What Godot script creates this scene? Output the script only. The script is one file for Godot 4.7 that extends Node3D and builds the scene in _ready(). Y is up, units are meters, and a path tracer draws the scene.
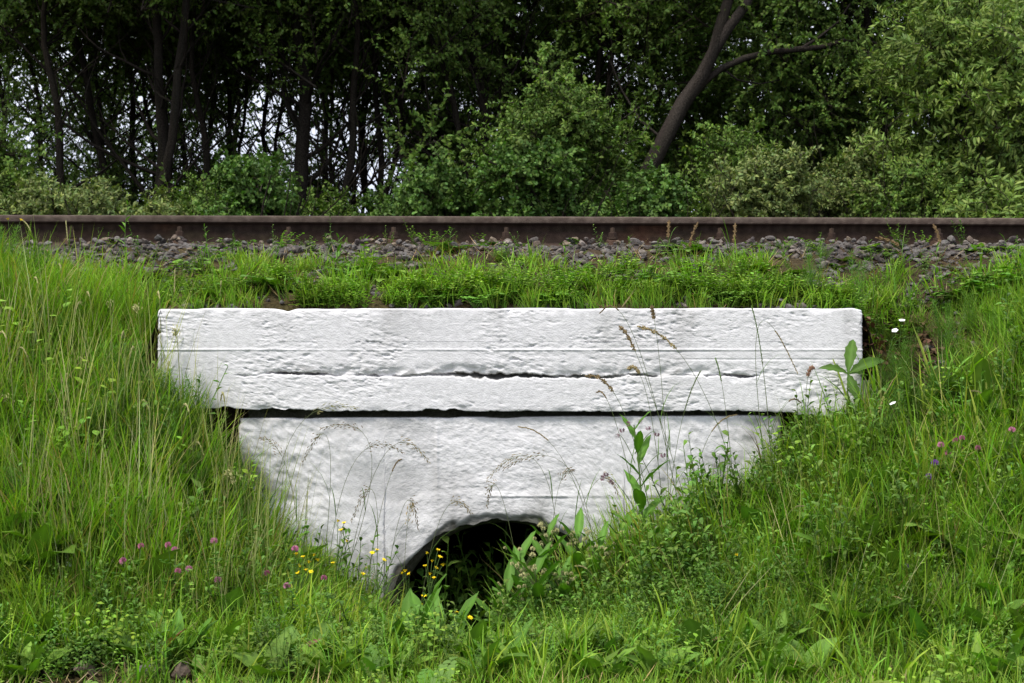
extends Node3D
# A whitewashed culvert headwall under a railway embankment, with a belt of trees behind. Units are metres, y is up.
# The face of the headwall lies on z = 0, the camera stands 5.8 m before it; the rail runs along x at z = -1.8.

const FOCAL := 1407.0          # focal length in pixels of a 1024 wide picture
const EYE := Vector3(0.0, 1.2, 5.8)
const RAIL_Z := -1.8
const PIPE_X := -0.035
const PIPE_Y := -0.03
const PIPE_R := 0.5

var rng := RandomNumberGenerator.new()
var soft := FastNoiseLite.new()
var grain := FastNoiseLite.new()
var ridges := FastNoiseLite.new()
var M := {}
var used := {}


class Geo:
	var v := PackedVector3Array()
	var c := PackedColorArray()
	var i := PackedInt32Array()

	func put(p: Vector3, col: Color) -> int:
		v.append(p)
		c.append(col)
		return v.size() - 1

	func tri(a: int, b: int, d: int) -> void:
		i.append(a)
		i.append(b)
		i.append(d)

	func add(o: Geo, t: Transform3D) -> void:
		var first := v.size()
		for p in o.v:
			v.append(t * p)
		c.append_array(o.c)
		for k in o.i:
			i.append(first + k)

	# two-triangle-wide leaf: base, two pairs, tip
	func leaflet(p: Vector3, along: Vector3, face: Vector3, l: float, w: float, col: Color, droop := 0.15) -> void:
		var s := along.cross(face).normalized() * w * 0.5
		var f := face * l
		var a := put(p, col)
		var q := p + along * l * 0.33 + f * 0.05
		var b := put(q - s, col)
		var d := put(q + s, col)
		q = p + along * l * 0.68 - f * droop * 0.3
		var e := put(q - s * 0.8, col)
		var g := put(q + s * 0.8, col)
		var t := put(p + along * l * 0.98 - f * droop, col)
		tri(a, b, d)
		tri(b, e, d)
		tri(e, g, d)
		tri(e, t, g)

	func blade(p: Vector3, az: float, h: float, w: float, lean: float, curl: float, c0: Color, c1: Color, segs := 4, twist := 0.0) -> void:
		var dir := Vector3(cos(az), 0, sin(az))
		var side := Vector3(-sin(az + twist), 0, cos(az + twist)) * w * 0.5
		var step := h / segs
		var last_a := -1
		var last_b := -1
		for k in segs:
			var t := float(k) / segs
			var ww := 1.0 - pow(t, 2.5)
			if k == 0:
				ww = 0.7
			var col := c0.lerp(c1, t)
			var a := put(p - side * ww, col)
			var b := put(p + side * ww, col)
			if k > 0:
				tri(last_a, a, last_b)
				tri(a, b, last_b)
			last_a = a
			last_b = b
			p += (Vector3.UP * cos(lean) + dir * sin(lean)) * step
			lean += curl / segs
		var tip := put(p, c1)
		tri(last_a, tip, last_b)

	func tube(pts: PackedVector3Array, radii: PackedFloat32Array, sides: int, col: Color, rough := 0.0, r: RandomNumberGenerator = null, col2 := Color(-1, 0, 0)) -> void:
		var n := pts.size()
		var nor := Vector3.ZERO
		var first := v.size()
		for k in n:
			var t := (pts[mini(k + 1, n - 1)] - pts[maxi(k - 1, 0)]).normalized()
			if k == 0:
				nor = t.cross(Vector3(0.31, 0.2, 0.93)).normalized()
			nor = (nor - t * nor.dot(t)).normalized()
			var bi := t.cross(nor)
			for j in sides:
				var a := TAU * j / sides
				var rr: float = radii[k]
				if rough > 0.0:
					rr *= 1.0 + r.randf_range(-rough, rough)
				var cc := col if col2.r < 0.0 else col.lerp(col2, float(k) / (n - 1))
				if rough > 0.0:
					cc = cc * r.randf_range(0.75, 1.25)
				put(pts[k] + (nor * cos(a) + bi * sin(a)) * rr, cc)
		for k in n - 1:
			for j in sides:
				var j2 := (j + 1) % sides
				tri(first + k * sides + j, first + (k + 1) * sides + j, first + k * sides + j2)
				tri(first + k * sides + j2, first + (k + 1) * sides + j, first + (k + 1) * sides + j2)

	func grid(nu: int, nv: int, first: int, flip := false) -> void:
		for a in nu - 1:
			for b in nv - 1:
				var p := first + a * nv + b
				if flip:
					tri(p, p + nv, p + 1)
					tri(p + 1, p + nv, p + nv + 1)
				else:
					tri(p, p + 1, p + nv)
					tri(p + 1, p + nv + 1, p + nv)

	func mesh(smooth := false) -> ArrayMesh:
		var arr := []
		arr.resize(Mesh.ARRAY_MAX)
		arr[Mesh.ARRAY_VERTEX] = v
		arr[Mesh.ARRAY_COLOR] = c
		arr[Mesh.ARRAY_INDEX] = i
		if smooth:
			var n := PackedVector3Array()
			n.resize(v.size())
			for k in range(0, i.size(), 3):
				var a := i[k]
				var b := i[k + 1]
				var d := i[k + 2]
				var f := (v[d] - v[a]).cross(v[b] - v[a])
				n[a] += f
				n[b] += f
				n[d] += f
			for k in n.size():
				n[k] = n[k].normalized()
			arr[Mesh.ARRAY_NORMAL] = n
		var m := ArrayMesh.new()
		m.add_surface_from_arrays(Mesh.PRIMITIVE_TRIANGLES, arr)
		return m


# ------------------------------------------------------------------ naming and placing

func numbered(called: String) -> String:
	var n: int = used.get(called, 0)
	used[called] = n + 1
	return called if n == 0 else "%s_%03d" % [called, n]


func tag(o: Node3D, label: String, category := "", group := "", kind := "") -> void:
	o.set_meta("label", label)
	if category:
		o.set_meta("category", category)
	if group:
		o.set_meta("group", group)
	if kind:
		o.set_meta("kind", kind)


func thing(called: String, label: String, category: String, p := Vector3.ZERO, group := "") -> Node3D:
	var o := Node3D.new()
	o.name = numbered(called)
	add_child(o)
	o.position = p
	tag(o, label, category, group)
	return o


func part(called: String, m: Mesh, mat: Material, parent: Node3D, t := Transform3D()) -> MeshInstance3D:
	var o := MeshInstance3D.new()
	o.name = called if parent != self else numbered(called)
	o.mesh = m
	o.material_override = mat
	o.transform = t
	parent.add_child(o, true)
	return o


func scatter(called: String, label: String, m: Mesh, mat: Material, where: Array, tint: PackedColorArray, parent: Node3D = self) -> void:
	var mm := MultiMesh.new()
	mm.transform_format = MultiMesh.TRANSFORM_3D
	mm.use_colors = true
	mm.mesh = m
	mm.instance_count = where.size()
	for k in where.size():
		mm.set_instance_transform(k, where[k])
		mm.set_instance_color(k, tint[k])
	var o := MultiMeshInstance3D.new()
	o.name = called if parent != self else numbered(called)
	o.multimesh = mm
	o.material_override = mat
	o.set_meta("kind", "stuff")
	if parent == self:
		o.set_meta("label", label)
	parent.add_child(o, true)


func at(px: float, py: float, z: float) -> Vector3:
	var d := EYE.z - z
	return Vector3((px - 512.0) / FOCAL * d, EYE.y - (py - 341.5) / FOCAL * d, z)


func frame(y: Vector3, face: Vector3, size := 1.0) -> Basis:
	y = y.normalized()
	var x := y.cross(face).normalized()
	return Basis(x, y, x.cross(y)).scaled(Vector3.ONE * size)


func r(a: float, b: float) -> float:
	return rng.randf_range(a, b)


func ordinal(n: int) -> String:
	return ["first", "second", "third", "fourth", "fifth", "sixth", "seventh", "eighth", "ninth", "tenth", "eleventh", "twelfth", "thirteenth", "fourteenth", "fifteenth", "sixteenth", "seventeenth", "eighteenth", "nineteenth", "twentieth", "twenty-first", "twenty-second", "twenty-third", "twenty-fourth", "twenty-fifth", "twenty-sixth", "twenty-seventh", "twenty-eighth", "twenty-ninth", "thirtieth"][n]


func table(xs: Array, ys: Array, x: float) -> float:
	if x <= xs[0]:
		return ys[0]
	for k in range(1, xs.size()):
		if x < xs[k]:
			return lerpf(ys[k - 1], ys[k], smoothstep(xs[k - 1], xs[k], x) * 0.5 + (x - xs[k - 1]) / (xs[k] - xs[k - 1]) * 0.5)
	return ys[-1]


# ------------------------------------------------------------------ terrain

const WALL_X := [-2.6, -1.95, -1.5, -1.3, -1.1, -0.9, -0.76, -0.6, -0.47, -0.36, -0.08, 0.15, 0.42, 0.62, 0.9, 1.1, 1.3, 1.6, 2.0, 2.6]
const WALL_Y := [1.28, 1.12, 0.92, 0.78, 0.5, 0.26, 0.14, 0.06, -0.04, -0.34, -0.34, -0.12, 0.04, 0.2, 0.48, 0.66, 0.82, 0.98, 1.15, 1.3]


func front_height(x: float, z: float) -> float:
	var w := table(WALL_X, WALL_Y, x + 0.12 * maxf(z, 0.0))
	var t := clampf(z / 1.35, 0.0, 1.0)
	var verge := 0.16 + 0.015 * soft.get_noise_2d(x * 60.0, z * 60.0)
	if w < verge:
		t = smoothstep(0.15, 1.0, t)
	else:
		t = pow(t, 0.9)
	return lerpf(w, verge, t) + 0.02 * soft.get_noise_2d(x * 130.0, z * 130.0)


func bank_height(x: float, z: float) -> float:
	var w := table(WALL_X, WALL_Y, x)
	var top := 1.345
	var k := smoothstep(1.42, 1.56, absf(x))
	w = lerpf(top, w, k)
	var y: float
	if z > -1.15:
		y = lerpf(w, 1.66, pow(-z / 1.15, 0.92))
		if k < 1.0:
			y = lerpf(lerpf(1.333, 1.66, pow(clampf((-z - 0.11) / 1.04, 0.0, 1.0), 0.95)), y, k)
	elif z > -4.3:
		y = 1.66
	else:
		y = lerpf(1.66, 0.95, smoothstep(-4.3, -6.0, z))
	y += 0.02 * soft.get_noise_2d(x * 120.0, z * 120.0) * smoothstep(0.0, -0.3, z)
	# the washed-out hollow beside the right end of the slab
	y -= 0.13 * exp(-pow((x - 1.69) / 0.24, 2.0) - pow((z + 0.22) / 0.22, 2.0))
	if absf(x) < 1.44 and z > -0.11:
		y = 1.2
	return y


func ground_y(x: float, z: float) -> float:
	return front_height(x, z) if z >= 0.0 else bank_height(x, z)


func spaced(lo: float, hi: float, step: float, far: float) -> PackedFloat32Array:
	var out := PackedFloat32Array()
	var ring := [1.0, 3.0, 8.0, 25.0, 80.0, 250.0]
	for k in range(ring.size() - 1, -1, -1):
		if ring[k] <= far:
			out.append(lo - ring[k])
	var n := int(round((hi - lo) / step))
	for k in n + 1:
		out.append(lo + (hi - lo) * k / n)
	for k in ring:
		if k <= far:
			out.append(hi + k)
	return out


func soil(x: float, z: float) -> Color:
	var n := soft.get_noise_2d(x * 300.0 + 90.0, z * 300.0)
	var m := soft.get_noise_2d(x * 60.0, z * 60.0 + 500.0)
	return Color(0.075, 0.055, 0.036) * (1.0 + 0.45 * n) + Color(0.02, 0.03, 0.0) * clampf(m + 0.2, 0.0, 1.0)


func build_ground() -> void:
	var g := Geo.new()
	var xs := spaced(-3.4, 3.4, 0.05, 250.0)
	var zs := PackedFloat32Array()
	for k in 41:
		zs.append(0.05 * k)
	for k in [2.3, 2.7, 3.3, 4.2, 6.0, 9.0, 20.0, 60.0, 200.0]:
		zs.append(k)
	for x in xs:
		for z in zs:
			var zz := z
			if z == 0.0 and absf(x) < 1.46:
				zz = -0.09
			var y := front_height(x, z)
			g.put(Vector3(x, y, zz), soil(x, z))
	g.grid(xs.size(), zs.size(), 0, true)
	var o := part("ground", g.mesh(true), M.soil, self)
	tag(o, "earth of the verge and the ditch before the headwall", "", "", "structure")
	g = Geo.new()
	zs = PackedFloat32Array()
	for k in [-250.0, -120.0, -60.0, -30.0, -20.0, -14.0, -10.0, -8.0, -7.0, -6.0, -5.6, -5.2, -4.8, -4.5, -4.2, -3.5, -2.8, -2.2]:
		zs.append(k)
	for k in 37:
		zs.append(-1.8 + 0.05 * k)
	for x in xs:
		for z in zs:
			g.put(Vector3(x, bank_height(x, z), z), soil(x, z))
	g.grid(xs.size(), zs.size(), 0, true)
	o = part("embankment", g.mesh(true), M.soil, self)
	tag(o, "earth embankment that carries the railway", "", "", "structure")
	# the earth that shows under the overhanging ends of the slab
	for s in [-1.0, 1.0]:
		g = Geo.new()
		for a in 13:
			for b in 21:
				var x: float = s * (1.06 + 0.4 * a / 12.0)
				var y := -0.1 + 1.06 * b / 20.0
				g.put(Vector3(x, y, -0.13 + 0.05 * soft.get_noise_2d(x * 600.0, y * 600.0)), soil(x, y) * 0.8)
		g.grid(13, 21, 0)
		part("earth_face", g.mesh(true), M.soil, o).set_meta("kind", "structure")


# ------------------------------------------------------------------ materials

func noise_texture(freq: float, kind: int, lo: Color, hi: Color, size := 512, bump := false) -> NoiseTexture2D:
	var n := FastNoiseLite.new()
	n.noise_type = kind
	n.frequency = freq
	n.seed = 11
	n.fractal_octaves = 5
	var t := NoiseTexture2D.new()
	t.width = size
	t.height = size
	t.seamless = true
	t.noise = n
	if bump:
		t.as_normal_map = true
		t.bump_strength = 6.0
	else:
		var ramp := Gradient.new()
		ramp.set_color(0, lo)
		ramp.set_color(1, hi)
		t.color_ramp = ramp
	return t


func paint(rough: float, specular := 0.4) -> StandardMaterial3D:
	var m := StandardMaterial3D.new()
	m.vertex_color_use_as_albedo = true
	m.roughness = rough
	m.metallic_specular = specular
	return m


func world_texture(m: StandardMaterial3D, t: Texture2D, bump: Texture2D, scale: float, strength := 1.0) -> void:
	m.albedo_texture = t
	m.uv1_triplanar = true
	m.uv1_world_triplanar = true
	m.uv1_scale = Vector3.ONE * scale
	if bump:
		m.normal_enabled = true
		m.normal_texture = bump
		m.normal_scale = strength


func leafy(rough: float, through: Color, specular := 0.35) -> StandardMaterial3D:
	var m := paint(rough, specular)
	m.backlight_enabled = true
	m.backlight = through
	m.cull_mode = BaseMaterial3D.CULL_DISABLED
	return m


func build_materials() -> void:
	M.soil = paint(1.0, 0.2)
	world_texture(M.soil, noise_texture(0.03, FastNoiseLite.TYPE_SIMPLEX_SMOOTH, Color(0.55, 0.53, 0.5), Color(1, 1, 1)), noise_texture(0.05, FastNoiseLite.TYPE_SIMPLEX_SMOOTH, Color.BLACK, Color.WHITE, 512, true), 3.0, 1.2)
	M.lime = paint(0.92, 0.25)
	world_texture(M.lime, noise_texture(0.02, FastNoiseLite.TYPE_SIMPLEX_SMOOTH, Color(0.9, 0.9, 0.9), Color(1, 1, 1)), noise_texture(0.035, FastNoiseLite.TYPE_SIMPLEX_SMOOTH, Color.BLACK, Color.WHITE, 1024, true), 3.0, 0.55)
	M.concrete = paint(0.95, 0.25)
	world_texture(M.concrete, noise_texture(0.03, FastNoiseLite.TYPE_SIMPLEX_SMOOTH, Color(0.6, 0.6, 0.58), Color(1, 1, 1)), noise_texture(0.08, FastNoiseLite.TYPE_SIMPLEX_SMOOTH, Color.BLACK, Color.WHITE, 512, true), 4.0, 1.0)
	M.rust = paint(0.88, 0.25)
	world_texture(M.rust, noise_texture(0.012, FastNoiseLite.TYPE_SIMPLEX_SMOOTH, Color(0.62, 0.58, 0.56), Color(1.0, 0.98, 0.95)), noise_texture(0.12, FastNoiseLite.TYPE_SIMPLEX_SMOOTH, Color.BLACK, Color.WHITE, 512, true), 2.5, 0.5)
	M.stone = paint(0.9, 0.3)
	world_texture(M.stone, noise_texture(0.02, FastNoiseLite.TYPE_SIMPLEX_SMOOTH, Color(0.55, 0.53, 0.53), Color(1, 1, 1)), noise_texture(0.06, FastNoiseLite.TYPE_SIMPLEX_SMOOTH, Color.BLACK, Color.WHITE, 512, true), 9.0, 0.8)
	M.wood = paint(0.95, 0.2)
	M.bark = paint(0.95, 0.2)
	world_texture(M.bark, noise_texture(0.03, FastNoiseLite.TYPE_SIMPLEX_SMOOTH, Color(0.4, 0.4, 0.4), Color(1, 1, 1)), noise_texture(0.05, FastNoiseLite.TYPE_SIMPLEX_SMOOTH, Color.BLACK, Color.WHITE, 512, true), 3.0, 1.5)
	M.grass = leafy(0.6, Color(0.84, 0.92, 0.34), 0.3)
	M.leaf = leafy(0.52, Color(0.66, 0.76, 0.3), 0.25)
	M.tree_leaf = leafy(0.55, Color(0.62, 0.72, 0.28), 0.3)
	M.dry = leafy(0.8, Color(0.55, 0.5, 0.35), 0.2)
	M.petal = leafy(0.7, Color(0.6, 0.6, 0.6), 0.2)


func build_camera_and_light() -> void:
	var cam := Camera3D.new()
	cam.name = "camera"
	cam.position = EYE
	cam.fov = rad_to_deg(2.0 * atan(341.5 / FOCAL))
	cam.near = 0.05
	cam.far = 1200.0
	var lens := CameraAttributesPhysical.new()
	lens.frustum_focal_length = 12.0 / tan(atan(341.5 / FOCAL))
	lens.frustum_focus_distance = 5.8
	lens.frustum_near = 0.05
	lens.frustum_far = 1200.0
	lens.exposure_aperture = 9.0
	cam.attributes = lens
	add_child(cam)
	var e := Environment.new()
	e.background_mode = Environment.BG_SKY
	var sm := ProceduralSkyMaterial.new()
	sm.sky_top_color = Color(0.95, 0.97, 1.0)
	sm.sky_horizon_color = Color(0.64, 0.665, 0.75)
	sm.sky_curve = 0.2
	sm.ground_bottom_color = Color(0.22, 0.26, 0.16)
	sm.ground_horizon_color = Color(0.3, 0.34, 0.25)
	var sky := Sky.new()
	sky.sky_material = sm
	e.sky = sky
	e.tonemap_mode = Environment.TONE_MAPPER_LINEAR
	e.background_energy_multiplier = 0.66
	e.tonemap_exposure = 2.75
	e.sdfgi_enabled = true
	e.ssao_enabled = true
	e.ssil_enabled = true
	var we := WorldEnvironment.new()
	we.name = "world_environment"
	we.environment = e
	add_child(we)
	var sun := DirectionalLight3D.new()
	sun.name = "sun"
	sun.light_color = Color(1.0, 0.97, 0.92)
	sun.light_energy = 0.5
	sun.light_angular_distance = 10.0
	sun.shadow_enabled = true
	sun.sky_mode = DirectionalLight3D.SKY_MODE_LIGHT_ONLY
	add_child(sun)
	sun.look_at_from_position(Vector3(-0.5, 1.1, 0.5) * 20.0, Vector3.ZERO)


# ------------------------------------------------------------------ the headwall, the slab and the pipe

# line of a rounded rectangle in plan: [x, z, normal x, normal z]
func plan_line(x0: float, x1: float, depth: float, corner: float, step: float) -> Array:
	var out := []
	for k in 6:
		out.append([x0, -depth + (depth - corner) * k / 6.0, -1.0, 0.0])
	for k in 5:
		var a := PI + PI / 2 * k / 4.0   # from -x to +z
		out.append([x0 + corner + corner * cos(a), -corner - corner * sin(a), cos(a), -sin(a)])
	var n := int((x1 - x0 - 2 * corner) / step)
	for k in range(1, n):
		out.append([x0 + corner + (x1 - x0 - 2 * corner) * k / n, 0.0, 0.0, 1.0])
	for k in 5:
		var a := PI / 2 - PI / 2 * k / 4.0
		out.append([x1 - corner + corner * cos(a), -corner + corner * sin(a), cos(a), sin(a)])
	for k in range(5, -1, -1):
		out.append([x1, -depth + (depth - corner) * k / 6.0, 1.0, 0.0])
	return out


# thin coats of limewash that end in sharp curved edges
func flakes(x: float, y: float, levels: float, from: float) -> float:
	var n := grain.get_noise_2d(x, y) * levels
	var f := n - floorf(n)
	return floorf(n) + smoothstep(from, 1.0, f)


func slab_relief(x: float, y: float) -> Array:     # [height out of the face, dirt 0..1]
	# some stretches were floated smooth, others are rough
	var coarse := clampf(0.65 + 1.6 * soft.get_noise_2d(x * 190.0 + 55.0, y * 330.0), 0.15, 1.5)
	var d := coarse * (0.0011 * grain.get_noise_2d(x * 900.0, y * 1900.0) + 0.001 * flakes(x * 330.0, y * 1000.0, 2.0, 0.9) + 0.0008 * flakes(x * 800.0 + 60.0, y * 1500.0, 2.0, 0.85)) + 0.0016 * soft.get_noise_2d(x * 160.0 + 40.0, y * 300.0)
	d -= coarse * (0.03 * maxf(0.0, grain.get_noise_2d(x * 300.0 + 70.0, y * 520.0) - 0.45) + 0.02 * maxf(0.0, grain.get_noise_2d(x * 700.0 + 270.0, y * 900.0) - 0.5))
	var dirt := 0.0
	# the upper board line and a fainter one below it
	var line := 1.166 + 0.0025 * soft.get_noise_2d(x * 90.0, 7.0)
	d += 0.0035 * exp(-pow((y - line) / 0.0035, 2.0)) * (0.7 + 0.6 * soft.get_noise_2d(x * 200.0, 90.0))
	d -= 0.0016 * exp(-pow((y - line + 0.008) / 0.004, 2.0)) * clampf(0.3 + 1.5 * soft.get_noise_2d(x * 240.0, 290.0), 0.0, 1.0)
	d -= 0.0022 * exp(-pow((y - line + 0.04) / 0.003, 2.0)) * clampf(0.5 + 2.0 * soft.get_noise_2d(x * 60.0, 190.0), 0.0, 1.0)
	# the long crack between two pours
	var crack := 1.062 + 0.012 * soft.get_noise_2d(x * 110.0, 31.0) + 0.01 * grain.get_noise_2d(x * 130.0, 3.0) + 0.004 * grain.get_noise_2d(x * 700.0, 3.0) + 0.003 * grain.get_noise_2d(x * 1900.0, 23.0)
	var strength := smoothstep(-1.16, -1.08, x) * smoothstep(1.25, 0.85, x) * clampf(0.55 + 1.5 * soft.get_noise_2d(x * 310.0, 64.0) + 0.5 * grain.get_noise_2d(x * 400.0, 64.0), 0.1, 1.0)
	var hole := exp(-pow((x + 0.13) / 0.2, 2.0))
	var width := 0.0026 + 0.0045 * strength * (0.7 + grain.get_noise_2d(x * 600.0, 17.0)) + 0.009 * hole * (0.6 + grain.get_noise_2d(x * 420.0, 55.0))
	var up := y - crack
	var cut := exp(-pow(up / width, 6.0))
	d -= cut * (0.03 * strength + 0.03 * hole)
	dirt += cut * clampf(0.75 * strength + 0.9 * hole, 0.0, 0.92)
	# crumbled concrete above the crack
	var crumble := smoothstep(0.055, 0.0, up) * smoothstep(-0.004, 0.006, up) * smoothstep(-1.1, -0.9, x) * smoothstep(1.15, 0.9, x)
	d -= crumble * 0.019 * maxf(0.0, grain.get_noise_2d(x * 260.0, y * 420.0) + 0.25 + 0.6 * hole)
	dirt += crumble * 0.5 * smoothstep(0.3, 0.5, grain.get_noise_2d(x * 260.0, y * 420.0) * -1.0 + 0.1 * hole)
	if up < 0.0:
		d += 0.001 * smoothstep(0.0, -0.03, up)
	# the broken patch near the lower right
	var broken := exp(-pow((x - 1.24) / 0.12, 2.0) - pow((y - 0.99) / 0.05, 2.0))
	d -= broken * 0.03 * maxf(0.0, grain.get_noise_2d(x * 190.0 + 11.0, y * 230.0) + 0.1)
	broken = exp(-pow((x - 1.03) / 0.14, 2.0) - pow((y - 1.035) / 0.022, 2.0))
	d -= broken * 0.026 * maxf(0.0, grain.get_noise_2d(x * 230.0 + 51.0, y * 260.0))
	# stains
	dirt += 0.2 * clampf(soft.get_noise_2d(x * 420.0, y * 70.0 + 30.0) * 2.5 - 0.5, 0.0, 1.0) * smoothstep(0.95, 1.3, y) + 0.24 * clampf(soft.get_noise_2d(x * 100.0, y * 60.0 + 300.0) * 2.0 - 0.4, 0.0, 1.0) + 0.1 * exp(-pow((x + 0.93) / 0.05, 2.0) - pow((y - 1.27) / 0.06, 2.0)) + 0.06 * grain.get_noise_2d(x * 900.0, y * 900.0)
	dirt += 0.3 * smoothstep(0.012, 0.0, y - 0.915) * clampf(soft.get_noise_2d(x * 90.0, 77.0) * 3.0, 0.0, 1.0)
	return [d, clampf(dirt, 0.0, 1.0)]


func wall_relief(x: float, y: float) -> Array:
	var rough := 0.4 + 0.3 * smoothstep(0.25, 0.75, x) + 0.5 * smoothstep(-0.5, -0.95, x)
	var patch := exp(-pow((x + 0.52) / 0.2, 4.0) - pow((y - 0.58) / 0.11, 4.0))
	rough = rough * (1.0 - 0.85 * patch)
	var d := 0.007 * soft.get_noise_2d(x * 90.0, y * 130.0) + rough * (0.0035 * ridges.get_noise_2d(x * 210.0 + 90.0 * y, y * 250.0) + 0.002 * soft.get_noise_2d(x * 480.0, y * 460.0) + 0.002 * grain.get_noise_2d(x * 300.0 + 200.0 * y, y * 420.0) + 0.002 * flakes(x * 120.0 + 60.0 * y, y * 200.0, 4.0, 0.9) + 0.0017 * flakes(x * 330.0, y * 460.0, 3.0, 0.88) + 0.0015 * flakes(x * 900.0, y * 1200.0, 2.0, 0.85)) + 0.0012 * grain.get_noise_2d(x * 1200.0, y * 1500.0)
	d -= 0.01 * patch
	var dirt := 0.0
	# the thicker lower coat of plaster
	var edge := table([-1.2, -0.7, -0.55, -0.47, -0.36, -0.18, 0.55, 0.9, 1.2], [0.5, 0.55, 0.53, 0.52, 0.56, 0.58, 0.59, 0.62, 0.64], x) + 0.012 * soft.get_noise_2d(x * 120.0, 400.0)
	d += 0.006 * smoothstep(0.02, -0.02, y - edge)
	var seam := 0.562 + 0.004 * soft.get_noise_2d(x * 70.0, 12.0)
	var worn := smoothstep(-0.4, -0.3, x) * clampf(0.3 + 1.5 * soft.get_noise_2d(x * 200.0, 66.0), 0.0, 0.7)
	d += 0.004 * exp(-pow((y - seam) / 0.004, 2.0)) * worn
	d -= 0.003 * exp(-pow((y - seam + 0.01) / 0.004, 2.0)) * worn
	d += 0.004 * exp(-pow((x + 0.31) / 0.005, 2.0)) * smoothstep(0.5, 0.6, y) * smoothstep(0.88, 0.8, y)
	dirt += 0.27 * clampf(soft.get_noise_2d(x * 130.0 + 30.0, y * 150.0) * 2.0 - 0.3, 0.0, 1.0) + 0.2 * patch + 0.05 * grain.get_noise_2d(x * 900.0, y * 900.0)
	dirt += 0.2 * clampf(soft.get_noise_2d(x * 460.0, y * 55.0 + 130.0) * 2.5 - 0.6, 0.0, 1.0)
	dirt += 0.35 * smoothstep(0.035, 0.0, 0.889 - y) * clampf(soft.get_noise_2d(x * 90.0, 777.0) * 3.0, 0.0, 1.0)
	var away := Vector2(x - PIPE_X, y - PIPE_Y).length() - PIPE_R
	var n := grain.get_noise_2d(x * 160.0, y * 160.0)
	dirt += smoothstep(0.04, 0.0, away + 0.06 * n) * 0.62 + 0.25 * smoothstep(0.13, 0.02, away + 0.09 * n)
	d -= 0.012 * smoothstep(0.03, 0.0, away + 0.04 * n) * (1.0 + n)
	dirt += 0.7 * smoothstep(0.42, 0.1, y - front_height(x, 0.0)) * clampf(0.45 + 1.5 * n, 0.0, 1.0) + 0.25 * smoothstep(-0.75, -1.1, x) * clampf(0.3 + 2.0 * n, 0.0, 1.0)
	return [d, clampf(dirt, 0.0, 1.0)]


func lime_color(dirt: float, x: float, y: float) -> Color:
	var moss := clampf(soft.get_noise_2d(x * 50.0, y * 50.0 + 900.0) * 2.0, 0.0, 1.0)
	return Color(0.69, 0.682, 0.708).lerp(Color(0.085, 0.082, 0.07).lerp(Color(0.07, 0.09, 0.04), moss), dirt)


func build_slab() -> void:
	var g := Geo.new()
	var x0 := -1.463
	var x1 := 1.447
	var y1 := 1.337
	var plan := plan_line(x0, x1, 0.5, 0.012, 0.0055)
	var rows := []
	for k in [[0.05, 0.28], [0.0, 0.2], [0.0, 0.1], [0.0, 0.03], [0.0, 0.012]]:
		rows.append([0.0, k[1], 0.0])
	for k in 4:
		var a := PI / 2 * k / 4.0
		rows.append([0.008 * (1 - sin(a + 0.1)), 0.008 * (1 - sin(a)), 0.3])
	for k in 151:
		rows.append([0.009 + 0.982 * k / 150.0, 0.0, 1.0])
	for k in range(1, 6):
		var a := PI / 2 * k / 5.0
		rows.append([1.0, 0.008 * (1 - cos(a)), 2.0 + sin(a)])
	for k in [[1.0, 0.03], [1.0, 0.08], [1.0, 0.16]]:
		rows.append([k[0], k[1], 4.0])
	var count := 0
	for p in plan:
		var along: float = p[0] + p[1] * absf(p[2])
		var y0 := 0.912 + 0.006 * soft.get_noise_2d(along * 60.0, 0.0) + 0.03 * maxf(0.0, grain.get_noise_2d(along * 130.0, 5.0) - 0.12) + 0.01 * maxf(0.0, grain.get_noise_2d(along * 500.0, 5.0) - 0.1)
		y0 -= 0.02 * smoothstep(0.95, 1.3, along) - 0.012 * smoothstep(-0.9, -1.2, along)
		var top := y1 - 0.007 * maxf(0.0, grain.get_noise_2d(along * 120.0, 15.0)) - 0.003 * soft.get_noise_2d(along * 200.0, 25.0) - 0.012 * exp(-pow((along + 0.93) / 0.03, 2.0)) - 0.009 * smoothstep(1.40, 1.45, along)
		for q in rows:
			var inset: float = q[1]
			var y: float
			if q[2] >= 2.0:
				y = top - 0.008 * (1.0 - minf(q[2] - 2.0, 1.0))
			else:
				y = lerpf(y0, top - 0.008, (q[0] - 0.0) / 0.991) if q[2] > 0.2 else y0 + 0.004
			var f := slab_relief(along, y)
			var out: float = f[0] if inset < 0.05 else 0.0
			# corners of the top and the bottom crumble
			if q[2] > 0.2:
				var e := minf(y - y0, top - y)
				out -= 0.012 * smoothstep(0.03, 0.0, e) * maxf(0.0, grain.get_noise_2d(along * 210.0, y * 160.0 + 60.0) + 0.12)
			var x: float = p[0] - p[2] * (inset - out)
			var z: float = p[1] - p[3] * (inset - out)
			if inset > 0.0:
				x = clampf(x, x0 + inset - 0.02, x1 - inset + 0.02)
				z = minf(z, -inset + 0.02)
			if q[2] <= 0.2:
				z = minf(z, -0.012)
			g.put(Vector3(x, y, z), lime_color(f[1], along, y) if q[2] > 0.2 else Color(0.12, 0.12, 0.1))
	g.grid(plan.size(), rows.size(), 0, true)
	var o := part("concrete_slab", g.mesh(true), M.lime, self)
	tag(o, "long whitewashed cracked concrete slab lying on top of the culvert headwall", "slab")


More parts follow.
